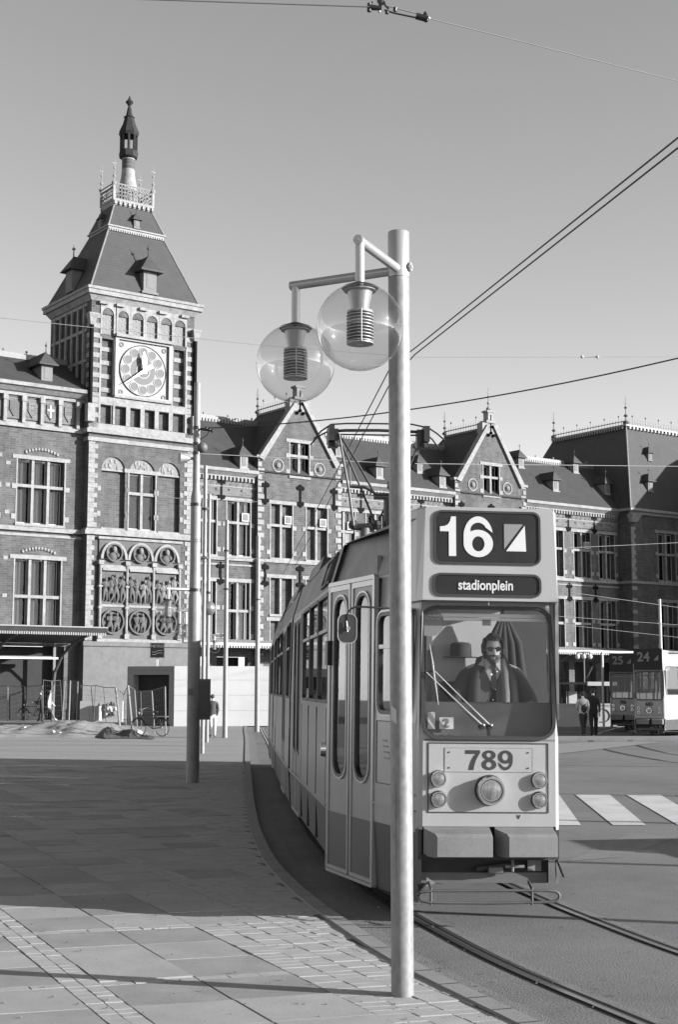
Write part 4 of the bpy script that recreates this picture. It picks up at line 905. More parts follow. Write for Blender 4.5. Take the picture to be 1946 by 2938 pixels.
def make_tram(loc, rz, label, number, line, dest, roll=0., lite=False, sections=3, cat='tram'):
    R_ = empty('tram', loc, rz, label, cat); R_.rotation_euler[1] = roll; I4 = Matrix.Identity(4)
    P1, P2 = (.60, .1), (1.15, 2.35); ln = math.hypot(P2[0] - P1[0], P2[1] - P1[1]); ux, uy = (P2[0] - P1[0]) / ln, (P2[1] - P1[1]) / ln
    TS = {s: side_T((s * P1[0], P1[1]), (s * ux, uy), (-s * uy, ux)) for s in (-1, 1)}
    nose = MB()
    for s in (-1, 1):
        fn = lambda x, d, z, s=s: TS[s] @ Vector((x, d + (1.15 - prof(z)) + .03 * max(0, z - 1.6), z))
        hs = [(1.0, 2.27, .14, 2.88), (.12, .9, 1.66, 2.55)] if s < 0 else [(.12, 1.28, 1.66, 2.78), (1.4, 2.2, 1.73, 2.8)]
        tmp = MB(); wall(tmp, [0, ln], [.3, .71, .86, .88, 1.04, 1.6, 2.88, 2.9, 3.1, 3.32], hs, fn, 0, .05)
        b0 = len(nose.v); nose.v += tmp.v
        for q in tmp.f:
            zc = sum(tmp.v[i].z for i in q) / len(q); nose.f.append(tuple(b0 + i for i in q)); nose.m.append(1 if zc < .71 else 2 if zc > 2.9 else 0)
        # rounded corner post between face and side
        cp = [(.556, .0), (.585, .02), (.60, .1)]
        for (xa, ya), (xb, yb) in zip(cp, cp[1:]):
            for za, zb, mi in ((.74, 1.47, 0), (1.47, 2.66, 0)):
                la = .11 if zb > 2 else 0
                nose.face([(s * xa, ya, za), (s * xb, yb, za), (s * (xb - .03 * (zb > 2)), yb + la * .3, zb), (s * (xa - .02 * (zb > 2)), ya + la, zb)], mi)
        nose.face([(s * .56, .02, .3), (s * .60, .1, .3), (s * .60, .1, .74), (s * .56, .02, .74)], 1)
        nose.box(*sorted((s * .56, s * .59)), .03, .1, .5, .76, 1)
    nose.box(-.556, .556, 0, .03, .765, 1.475, 0)
    nose.box(-.556, .556, -.0, .05, 1.455, 1.476, 0)
    lean = Matrix(((1, 0, 0, 0), (0, 1, .105, -.105 * 1.47), (0, 0, 1, 0), (0, 0, 0, 1)))
    sh = MB(lean); sh.ring(rrect(-.556, .556, 1.47, 2.66, .003, 6), rrect(-.54, .53, 1.5, 2.55, .11, 6), 0, .03)
    nose.v += []; b0 = len(nose.v); nose.v += sh.v; nose.f += [tuple(b0 + i for i in q) for q in sh.f]; nose.m += sh.m
    # nose roof
    rz_ = [(-.62, .15), (.62, .15), (1.0, 2.35), (-1.0, 2.35)]
    nose.add([(x, y, 3.31) for x, y in rz_] + [(x * .8, y, 3.40) for x, y in rz_], [(0, 1, 5, 4), (4, 5, 6, 7), (1, 2, 6, 5), (3, 0, 4, 7), (2, 3, 7, 6)], 2)
    nose.add([(x * s, y, z) for z in (.5, .8) for x, y, s in ((.57, .06, -1), (.57, .06, 1), (1.09, 2.35, 1), (1.09, 2.35, -1))], [(3, 2, 1, 0), (4, 5, 6, 7), (0, 1, 5, 4), (1, 2, 6, 5), (2, 3, 7, 6), (3, 0, 4, 7)], 3)
    no = nose.build('nose', ['tram', 'tramband', 'tramroof', 'under'], R_, fix=False)
    # sign hood
    h = MB(); zb, zt = 2.615, 3.405
    vs = [(-.572, -.05, zb), (.572, -.05, zb), (.605, .12, zb), (-.605, .12, zb), (-.545, -.015, zt - .02), (.545, -.015, zt - .02), (.6, .12, zt - .02), (-.6, .12, zt - .02), (-.535, .01, zt), (.535, .01, zt), (.585, .13, zt), (-.585, .13, zt), (-.7, .6, zb), (.7, .6, zb), (.66, .6, zt - .01), (-.66, .6, zt - .01)]
    h.add(vs, [(0, 1, 5, 4), (4, 5, 9, 8), (1, 2, 6, 5), (5, 6, 10, 9), (3, 0, 4, 7), (7, 4, 8, 11), (8, 9, 10, 11), (2, 13, 14, 6), (6, 14, 10), (12, 3, 7, 15), (7, 11, 15), (11, 10, 14, 15), (0, 3, 2, 1), (3, 12, 13, 2), (12, 15, 14, 13)])
    h.box(-.572, .572, -.052, -.048, zb, zb + .012)
    hood = h.build('sign_hood', 'tram', R_)
    if lite == 'dark':
        q = MB(); q.box(-.56, .56, -.08, -.04, zb + .02, zt + .06); q.build('route_sign', 'signface', hood)
    k = -.018
    def sign(x0, x1, z0, z1, r, name):
        m = MB(Matrix(((1, 0, 0, 0), (0, 1, .045, -.0505 - .045 * zb), (0, 0, 1, 0), (0, 0, 0, 1)))); gasket(m, x0, x1, z0, z1, r, .018, -.012, 0, .03)
        m.face([(x, -.003, z) for x, z in rrect(x0, x1, z0, z1, r)], 1); return m.build(name, ['rubber', 'signface'], hood)
    LN = Matrix(((1, 0, 0, 0), (0, 1, .045, -.0545 - .045 * zb), (0, 0, 1, 0), (0, 0, 0, 1)))
    s1 = sign(-.46, .415, 2.935, 3.355, .05, 'route_sign'); 
    yf = -.06
    if line == '16':
        g1 = bez_glyph('1', -.425, -.255, 2.985, 3.32, y=0, T=LN); g1.build('numeral', 'signwhite', s1); g1 = bez_glyph('6', -.225, .025, 2.98, 3.325, y=0, T=LN); g1.build('numeral', 'signwhite', s1)
        m = MB(LN); y = 0; m.prism([(.12, 3.265), (.283, 3.265), (.12, 3.052)], y - .004, y, 0); m.prism([(.298, 3.255), (.307, 3.035), (.136, 3.035)], y - .0038, y, 1); m.build('route_emblem', ['signgrey', 'signwhite'], s1)
    else: text('numeral', line, .5, (-.17, yf - .04, 3.13), 'signgrey', s1, bold=.012); m = MB(); m.prism([(.22, 3.0), (.42, 3.0), (.42, 3.22)], yf - .045, yf - .04); m.build('route_emblem', 'signgrey', s1)
    s2 = sign(-.47, .415, 2.665, 2.825, .05, 'destination_sign')
    if not lite: text('destination_lettering', dest, .118, (-.04, -.053, 2.742), 'signwhite', s2, .002, .0023, .82)
    # windscreen
    m = MB(lean); gasket(m, -.54, .53, 1.5, 2.55, .11, .03, -.025, 0, .05); m.face([(x, .0, z) for x, z in rrect(-.545, .535, 1.495, 2.555, .11, 8)], 1)
    ws = m.build('windscreen', ['rubber', 'shieldglass' if not lite else 'trampane'], R_, fix=False)
    # front panel
    m = MB(); m.ring(rrect(-.515, .495, .875, 1.445, .006), rrect(-.507, .487, .883, 1.437, .004), -.006, 0, 0)
    fp = m.build('hatch_seal', 'rubber', no)
    if not lite:
        m = MB(); m.ring(rrect(-.375, .36, 1.205, 1.402, .002), rrect(-.3735, .3585, 1.2065, 1.4005, .002), -.004, 0, 1); m.box(-.3735, .3585, -.003, -.0005, 1.2065, 1.4005, 0)
        for x in (-.338, .323):
            for z in (1.24, 1.366): m.cyl((x, 0, z), (x, -.008, z), .007, None, 8, 1)
        pl = m.build('number_plate', ['tram', 'rubber'], no)
        for i, ch in enumerate(number): bez_glyph(ch, -.203 + i * .137, -.203 + i * .137 + .124, 1.222, 1.384, y=-.0032, t=.002).build('numeral', 'num', pl)
        text('letter', 'V', .042, (.245, -.003, .842), 'num', no, .002, .0012)
    else: text('numeral', number, .2, (-.01, -.01, 1.3), 'num', no, bold=.006)
    def lampset(x, z, r, p, name='headlight'):
        m = MB(); c = lambda yy: (x, yy, z)
        m.cyl(c(0), c(-p * .7), r * .97, r, 28, 0); m.cyl(c(-p * .7), c(-p), r, r * .93, 28, 0); m.ring(circ(x, z, r * .93, 28), circ(x, z, r * .8, 28), -p * 1.08, -p * .6, 0); m.ring(circ(x, z, r * .8, 28), circ(x, z, r * .73, 28), -p * 1.02, -p * .5, 1); m.ring(circ(x, z, r * 1.06, 28), circ(x, z, r * .98, 28), -p * .12, 0, 1)
        o = m.build(name, ['chrome', 'rubber'], no, smooth=40)
        m = MB(); m.lathe([(.001, .1 * r), (r * .3, .09 * r), (r * .55, .06 * r), (r * .78, 0)], (0, 0, 0), 24); l_ = m.build('lens', 'lens', o, smooth=60); l_.rotation_euler = (PI / 2, 0, 0); l_.location = (x, -p * .95, z)
    lampset(0, 1.06, .118, .085, 'headlight')
    for x, z in ((-.428, 1.15), (-.425, .985), (.417, 1.142), (.416, .983)): lampset(x, z, .066, .04, 'marker_light')
    # buffer blocks
    for xa, xb in ((-.545, .0), (.045, .535)):
        m = MB(); zt_, zb_ = .77, .53; pr = -.17
        vs = [(xa, .02, zt_), (xb, .02, zt_), (xb, .02, zb_), (xa, .02, zb_), (xa + .07, pr + .02, zt_ - .05), (xb - .015, pr + .02, zt_ - .05), (xb - .005, pr, zt_ - .075), (xa + .085, pr, zt_ - .075), (xb - .005, pr, zb_ + .01), (xa + .085, pr, zb_ + .01), (xb - .01, pr + .03, zb_), (xa + .07, pr + .03, zb_), (xa, -.01, zt_ - .02), (xb, -.01, zt_ - .02)]
        m.add(vs, [(0, 1, 13, 12), (12, 13, 5, 4), (4, 5, 6, 7), (7, 6, 8, 9), (9, 8, 10, 11), (11, 10, 2, 3), (0, 12, 4, 7, 9, 11, 3), (1, 2, 10, 8, 6, 5, 13)]); m.build('buffer_block', 'bumper', R_)
    m = MB(); m.box(-.57, .57, -.02, .3, .5, .54, 0); m.box(-.56, .52, .12, .16, .3, .52, 0); m.box(-.56, .5, .1, .118, .3, .385, 1); m.box(.335, .45, .08, .1, .4, .5, 2)
    m.cyl((-.1, .06, .42), (.25, .06, .46), .02, None, 8, 0); m.cyl((.0, .05, .41), (.12, .05, .41), .03, None, 8, 3); m.cyl((.14, .05, .44), (.3, .05, .44), .015, None, 8, 3); m.cyl((.2, .04, .4), (.2, .04, .5), .012, None, 6, 3); m.add([(-.52, .0, .36), (-.44, .02, .31), (-.52, .02, .28)], [(0, 1, 2)], 2)
    m.cyl((.56, -.02, .5), (.63, .04, .36), .012, None, 6, 0)
    m.build('underframe', ['under', 'irongrey', 'mid', 'mid'], R_)
    m = MB(); yy = -.1
    loop = [(-.6, yy + .05, .225), (-.58, yy, .255), (-.5, yy, .265), (.0, yy, .267), (.45, yy, .267), (.53, yy, .258), (.553, yy, .24), (.558, yy, .222), (.55, yy, .2), (.53, yy, .185), (.45, yy, .175), (0, yy, .168), (-.5, yy, .172), (-.58, yy, .185), (-.6, yy + .05, .225)]
    m.tube(loop, .0125, 10)
    for x in (-.5, .33): m.cyl((x, yy, .15), (x, yy, .29), .011, None, 8); m.cyl((x, yy, .28), (x, yy + .12, .32), .012, None, 8)
    m.build('guard_rail', 'guardpaint', R_, smooth=50)
    # wipers
    if not lite:
        yo = lambda z: .105 * (z - 1.47) - .045
        W3 = lambda x, z, e=0: (x, yo(z) - e, z)
        m = MB(); m.tube([W3(-.07, 1.59), W3(-.19, 1.70), W3(-.53, 2.02)], [.010, .0075, .005], 8); m.tube([W3(-.005, 1.59), W3(-.13, 1.71), W3(-.46, 2.03)], [.010, .0075, .005], 8)
        m.cyl(W3(-.535, 2.025), W3(-.455, 2.03), .005, None, 6, 1)
        for x in (-.07, -.005): m.cyl((x, yo(1.58) - .02, 1.575), (x, yo(1.58) + .05, 1.575), .022, None, 12, 1); m.ball((x + .01, yo(1.58) - .025, 1.59), .013, 8)
        wo = m.build('wiper', ['alu', 'black'], ws, smooth=50)
        m = MB(); m.tube([W3(-.495, 2.25, -.015), W3(-.475, 2.1), W3(-.455, 1.93), W3(-.428, 1.75, -.015)], [.003, .007, .007, .003], 6); m.build('wiper_blade', 'alu', ws, smooth=50)
        m = MB(); m.cyl((-.01, -.02, 2.585), (-.01, -.02, 2.61), .006, None, 6); m.build('washer_nozzle', 'alu', hood)
    # nose side: doors and cab windows
    dn = empty('front_doorway'); dn.parent = R_
    m = MB(TS[-1]); m.ring(rrect(.985, 2.285, .13, 2.91, .03), rrect(1.01, 2.262, .16, 2.87, .02), -.014, .03, 1); m.box(1.605, 1.65, -.01, .03, .17, 2.86, 0)
    bpy.data.objects.remove(dn); fr = m.build('door_frame', ['rubber', 'alu'], R_)
    door_leaf(fr, TS[-1], 1.015, 1.60, .165, 2.865, 1.14, 1.47); door_leaf(fr, TS[-1], 1.655, 2.257, .165, 2.865, 1.76, 2.09)
    for s in (-1, 1): frame_window(no, TS[s], .15, .87 if s < 0 else 1.25, 1.69, 2.52 if s < 0 else 2.75, 2.25 if s < 0 else None, .08, 'cab_window', rim=True)
    frame_window(no, TS[1], 1.43, 2.17, 1.76, 2.77, 2.46)
    m = MB(TS[-1]); m.ring(rrect(.1, .93, 1.05, 1.6, .01), rrect(.108, .922, 1.058, 1.592, .008), -.006, 0, 0)
    if not lite:
        for k in range(4): m.box(.66 - .02 * k, .78 - .015 * k, -.004, 0, 1.42 - .05 * k, 1.435 - .05 * k, 1)
        m.prism(circ(.56, 1.3, .045, 12), -.004, 0, 1)
    m.build('side_hatch', ['rubber', 'signgrey'], no)
    m = MB(TS[-1]); m.box(.0, 1.0, -.014, .0, .87, .885, 0); m.box(.0, .98, -.012, 0, 1.0, 1.012, 0); m.build('trim_strip', 'tram', no)
    # mirrors
    if not lite:
        p = TL(987, 1808, -.02) ; a = TL(1118, 1749, .05); b = TL(1015, 1745, -.02); c = TL(988, 1762, -.02); e = TL(1150, 1752, .12)
        m = MB(); m.tube([e, a, b, b.lerp(c, .6) + Vector((-.004, 0, .012)), c, p], .009, 8, 0); 
        mk = rrect(p.x - .074, p.x + .074, p.z - .118, p.z + .118, .055, 6); m.prism(mk, p.y, p.y + .03, 1); m.ring(rrect(p.x - .08, p.x + .08, p.z - .124, p.z + .124, .06, 6), mk, p.y - .004, p.y + .034, 2)
        m.cyl((p.x - .01, p.y - .02, p.z + .06), (p.x + .0, p.y - .02, p.z - .03), .007, None, 8, 2); m.ring(circ(p.x + .005, p.z, .016, 12), circ(p.x + .005, p.z, .008, 12), p.y - .03, p.y, 2)
        m.build('mirror', ['black', 'rubber', 'alu'], R_, smooth=40)
        m = MB(TS[-1]); m.box(2.19, 2.26, -.05, .0, 2.1, 2.34, 0); m.build('side_repeater', 'rubber', R_); 
        m = MB(side_T((-1.14, 0), (0, 1), (1, 0))); m.cyl((2.55, 0, 1.28), (2.55, -.06, 1.28), .085, .07, 20, 0); m.build('bell_cover', 'chrome', R_, smooth=40)
    # sections
    secs = [(I4, 2.35, 8.55, [(2.45, 3.66), (3.74, 4.92), (5.0, 6.14)], [(6.5, 7.95)])]
    if sections > 1:
        T2 = Matrix.Translation((0, 8.85, 0)) @ Matrix.Rotation(math.radians(-1.1), 4, 'Z'); secs.append((T2, 0, 6.6, [(.25, 1.4), (3.2, 4.4), (4.5, 6.2)], [(1.6, 3.0)]))
        T3 = T2 @ Matrix.Translation((0, 6.9, 0)) @ Matrix.Rotation(math.radians(-.5), 4, 'Z'); secs.append((T3, 0, 8.6, [(.3, 1.5), (3.2, 4.3), (4.4, 5.6), (7.2, 8.3)], [(1.7, 3.0), (5.8, 7.0)]))
    for i, (T, a, b, wn, dr) in enumerate(secs):
        o = body_section(R_, T, a, b, wn, dr, lite, (False, i == len(secs) - 1))
        if not lite:
            for k in range(int((b - a) / 1.5)):
                for s in (-1, 1): tram_seat(o, T, s * .6, a + .5 + 1.5 * k)
            for s in (-1, 1): rb = MB(T); rb.add([(s * 1.02, a + 1.2 + (0 if i else 1.8), 3.28), (s * 1.02, b - 1.2, 3.28), (s * .96, b - 1.2, 3.46), (s * .96, a + 1.2 + (0 if i else 1.8), 3.46), (s * .7, b - 1.3, 3.44), (s * .7, a + 1.3 + (0 if i else 1.8), 3.44)], [(0, 1, 2, 3), (3, 2, 4, 5)]); rb.build('roof_shroud', 'tramroof', o)
        if i:
            m = MB(T)
            for k in range(5): m.box(-1.0, 1.0, -.29 + k * .058, -.25 + k * .058, .6, 3.2); m.box(-.95, .95, -.25 + k * .058, -.232 + k * .058, .65, 3.15)
            m.build('bellows', 'rubber', R_)
        if not lite and not i:
            sm = MB(T)
            for s in (-1, 1):
                for yy in [v for pr_ in wn for v in pr_] + [b - .06]: sm.box(*sorted((s * 1.149, s * 1.1535)), yy + .03, yy + .036, .76, 1.68)
                for yy in [v for pr_ in wn for v in pr_]: sm.box(*sorted((s * 1.12, s * 1.147)), yy + .0, yy + .012, .3, .70)
            sm.build('panel_seams', 'num', o)
        bg_ = MB(T)
        for yb in ([4.2] if i == 0 else [.6, (b - 1.6)] if i == 2 else [3.4]):
            for dy in (-.45, .45):
                for s in (-1, 1): bg_.cyl((s * .66, yb + dy, .28), (s * .8, yb + dy, .28), .33, None, 18)
        bg_.build('wheels', 'under', o)
    # lightweight advert board on the roof edge
    return R_, no, TS
GL = {
 '1': [[(.0, .74), (.0, .62), (.44, .62), (.44, 0), (.80, 0), (.80, 1), (.56, 1), (.50, .88), (.40, .80), (.24, .755)]],
 '7': [[(0, 1), (1, 1), (1, .86), (.86, .70), (.70, .45), (.60, .20), (.56, 0), (.22, 0), (.27, .22), (.38, .47), (.54, .68), (.70, .81), (0, .81)]]}
def ell(cx, cy, rx, ry, n=36, a0=0, a1=360): return [(cx + rx * math.cos(math.radians(a0 + (a1 - a0) * i / n)), cy + ry * math.sin(math.radians(a0 + (a1 - a0) * i / n))) for i in range(n if abs(a1 - a0) == 360 else n + 1)]
def bez_glyph(ch, x0, x1, z0, z1, y=-.058, t=.004, T=None):
    """numeral as a solid with thickness: strips between an outer and an inner outline, no overlaps"""
    m = MB(T); X = lambda p: x0 + p[0] * (x1 - x0); Z = lambda p: z0 + p[1] * (z1 - z0)
    def strip(o, i, closed=True):
        n = len(o); k = n if closed else n - 1
        for q in range(k):
            r = (q + 1) % n; pts = [o[q], o[r], i[r], i[q]]
            m.add([(X(p), yy, Z(p)) for yy in (y - t, y) for p in pts], [(0, 1, 2, 3), (0, 4, 5, 1), (2, 6, 7, 3)], 0)
    if ch in GL:
        for lp in GL[ch]: m.prism([(X(p), Z(p)) for p in lp], y - t, y)
    elif ch in '69':
        f = (lambda P: P) if ch == '6' else (lambda P: [(1 - a, 1 - b) for a, b in P])
        strip(f(ell(.5, .335, .5, .335, 44)), f(ell(.5, .325, .21, .185, 44)))
        # stem sweeping up from the bowl to the upper terminal
        o = [(0, .335)] + ell(.5, .5, .5, .5, 25, 180, 12); i_ = [(.29, .335), (.25, .46), (.235, .54)] + ell(.5, .66, .27, .185, 20, 170, 22) + [(.745, .73), (.75, .73), (.75, .73), (.75, .73)]
        i_ = i_[:len(o)]
        while len(i_) < len(o): i_.append(i_[-1])
        y2 = .0
        b = len(m.v); strip(f(o), f(i_), False)
        for q in range(b, len(m.v)): m.v[q].y += -.0006
    elif ch == '8':
        strip(ell(.5, .28, .5, .28, 40), ell(.5, .275, .2, .135, 40)); b = len(m.v); strip(ell(.5, .755, .45, .245, 40), ell(.5, .76, .17, .115, 40))
        for q in range(b, len(m.v)): m.v[q].y += -.0006
    return m
tram, nose, TS = make_tram(TO, TA, 'pale articulated tram number 789 on route 16 rounding the kerb in the foreground', '789', '16', 'stadionplein', roll=math.radians(.7))
# route sign boards on the tram's left roof slope
pzl = [(2.9, 1.122), (3.27, 1.012)]
Tsg = tram_sign_T = Matrix(((0, .96, .285, -1.122), (1, 0, 0, 0), (0, -.285, .96, 2.9), (0, 0, 0, 1)))
m = MB(Tsg); m.ring(rrect(3.1, 3.75, .04, .36, .03), rrect(3.13, 3.72, .07, .33, .02), -.02, .02, 0); m.box(3.13, 3.72, -.004, .0, .07, .33, 1); m.ring(rrect(2.72, 2.98, .04, .38, .03), rrect(2.75, 2.95, .07, .35, .02), -.02, .02, 0); m.box(2.75, 2.95, -.004, .0, .07, .35, 1)
sgn = m.build('side_route_sign', ['rubber', 'signface'], tram)
m = MB(Tsg)
for k in range(4): m.box(3.2 + k * .12, 3.27 + k * .12, -.012, -.004, .13, .27)
m.build('sign_lettering', 'signgrey', sgn)
# pantograph, standing at the rear of the first section
py = 8.1
def PT(x, y): return TL(800 + x / 3.136, 1200 + y / 3.136, py)
pg = empty('pantograph'); pg.parent = tram
pm = MB()
L_ = lambda pts, r, dy=0, n=8, mi=0: pm.tube([PT(*p) + Vector((0, dy, 0)) for p in pts], r, n, mi)
for dy, o_ in ((-.16, 0), (.16, 14)):
    L_([(265 - o_, 215 + o_), (330 - o_, 140 + o_), (420, 78 + o_ * 1.4), (560, 68 + o_ * 1.5), (850, 66 + o_ * 1.6), (1140, 68 + o_ * 1.5), (1290, 98 + o_), (1370 - o_, 150 + o_), (1440 - o_ * 2, 210 + o_ * 2)], .012, dy)
L_([(415, 125), (560, 112), (850, 108), (1290, 120)], .022); L_([(490, 148), (850, 150), (1240, 148)], .012)
pm.build('collector_head', 'black', tram, smooth=50)
for x, x2 in ((460, 425), (1255, 1275)): pm = MB(); a = PT(x2, 85); pm.box(a.x - .04, a.x + .04, py - .2, py + .2, a.z - .22, a.z, 0); a = PT(x, 180); pm.box(a.x - .09, a.x + .05, py - .08, py + .08, a.z - .14, a.z + .12, 0); pm.ball((a.x, py - .1, a.z - .1), .05, 8); pm.build('spring_box', 'black', tram)
pm = MB(); L_([(495, 150), (545, 430), (590, 660), (635, 975)], [.015, .016, .018, .02], -.1); L_([(500, 150), (610, 390), (720, 640), (850, 945)], [.014, .015, .016, .017], .12); L_([(515, 165), (680, 420), (830, 680)], .016, .0)
L_([(1250, 150), (1150, 420), (1050, 640), (960, 800)], .014, .1); L_([(585, 617), (740, 622), (840, 682), (1010, 684)], .02); L_([(850, 960), (925, 800), (1030, 540)], .015, .05); L_([(600, 440), (610, 620)], .01)
pm.build('pantograph_arm', 'black', tram, smooth=50)
pm = MB(); L_([(620, 975), (700, 980), (860, 970)], .05); a = PT(745, 990); pm.cyl((a.x, py, 3.35), (a.x, py, a.z), .07, None, 12, 1); a = PT(950, 720); pm.cyl((a.x + .02, py, 3.35), (a.x + .02, py, a.z), .085, None, 12, 0)
for x in (640, 850): a = PT(x, 960); pm.ball(a, .075, 8)
L_([(820, 712), (1000, 712)], .03); a = PT(1010, 600); pm.ball((a.x, py, a.z), .12, 10)
pm.build('pantograph_base', ['black', 'irongrey'], tram, smooth=40)
bpy.data.objects.remove(pg)
# cab interior
m = MB(); m.box(-.56, .56, .1, .75, 1.38, 1.42, 0); m.box(-.57, .57, .13, .16, 1.42, 1.765, 0); m.box(-.58, .58, .16, .42, 1.75, 1.775, 0); m.box(-.85, .85, 1.3, 1.34, .8, 1.7, 0)
m.box(-.6, .6, .2, 1.3, .8, .84, 0); m.box(.03, .12, .12, .13, 1.5, 1.6, 0)
m.build('dashboard', 'cabdark', tram)
m = MB(); m.box(-.28, .36, 1.3, 1.33, 1.7, 2.75, 0); m.box(.36, .8, 1.3, 1.33, 1.7, 2.75, 1); m.box(-.33, -.28, 1.28, 1.34, .85, 2.75, 2); m.box(-.8, -.76, 1.25, 1.3, .85, 3.1, 2); m.build('cab_partition', ['cabpale', 'cabdark', 'doorgrey'], tram)
m = MB()
for x in (-.5, -.44): m.cyl((x, .9, .85), (x, .9, 2.9), .014, None, 8)
m.cyl((-.52, 2.2, .85), (-.52, 2.2, 3.2), .016, None, 8); m.cyl((-.3, 3.4, .85), (-.3, 3.4, 3.2), .016, None, 8)
m.build('grab_pole', 'alu', tram)
m = MB(); m.box(-.53, .53, .2, .225, 2.46, 2.485, 0); m.box(-.53, .53, .2, .21, 2.49, 2.52, 0); m.box(-.02, .05, .18, .2, 2.42, 2.47, 1); m.build('sun_blind', ['cabpale', 'signgrey'], tram)
m = MB(); m.cyl((-.47, .2, 2.44), (-.47, .22, 2.44), .12, None, 20); m.build('cab_fan', 'signgrey', tram)
m = MB(); m.box(-.405, -.285, .09, .094, 1.552, 1.648, 0); cdp = m.build('run_card', 'pale', tram); text('numeral', '2', .1, (-.345, .086, 1.598), 'signgrey', cdp, .002, .003)
m = MB(); m.box(-.5, -.44, .1, .104, 1.55, 1.69, 0); m.build('paper_notice', 'pale', tram)
m = MB(); m.box(-.25, .3, .98, 1.08, 1.0, 1.95, 0); m.box(-.27, .32, .6, 1.05, 1.0, 1.12, 0); m.build('driver_seat', 'cabdark', tram)
def TW_(p): return tram.matrix_basis @ Vector(p)
# coat hanging in the cab
m = MB(tram.matrix_basis.copy())
for k in range(9):
    x = .22 + .033 * k; m.tube([(.36, 1.12, 2.6), (x, 1.08 + .03 * (k % 2), 2.3), (x + .01 * (k - 4), 1.06 + .04 * (k % 2), 1.95), (x + .016 * (k - 4), 1.06 + .03 * (k % 2), 1.65)], [.012, .035, .04, .045], 8)
tag(m.build('hanging_coat', 'coat', smooth=60), 'dark coat hanging on a hook in the cab behind the tram driver', 'coat')
m = MB(tram.matrix_basis.copy()); m.lathe([(.17, 2.2), (.172, 2.205), (.1, 2.21), (.095, 2.32), (.07, 2.335), (.01, 2.34)], (-.035, 1.15, -.03), 20); tag(m.build('flat_hat', 'coat', smooth=40), 'dark brimmed hat hung on the cab wall beside the driver\'s head', 'hat')
# ------------------------------------------------------------------ people
def skin_mesh(joints, edges, root, sub=1):
    names = list(joints); me = bpy.data.meshes.new('sk'); me.from_pydata([joints[n][0] for n in names], [(names.index(a), names.index(b)) for a, b in edges], [])
    o = bpy.data.objects.new('sk', me); COL.objects.link(o); o.modifiers.new('s', 'SKIN'); 
    for i, n in enumerate(names):
        r = joints[n][1]; r = r if isinstance(r, tuple) else (r, r); me.skin_vertices[0].data[i].radius = r; me.skin_vertices[0].data[i].use_root = n == root
    s = o.modifiers.new('u', 'SUBSURF'); s.levels = sub; s.render_levels = sub
    C.view_layer.update(); dg = C.evaluated_depsgraph_get(); m2 = bpy.data.meshes.new_from_object(o.evaluated_get(dg)); bpy.data.objects.remove(o); return m2
def seg_d(p, a, b):
    a = Vector(a); b = Vector(b); d = b - a; t = max(0, min(1, (p - a).dot(d) / max(d.length_squared, 1e-9))); return (p - a - d * t).length
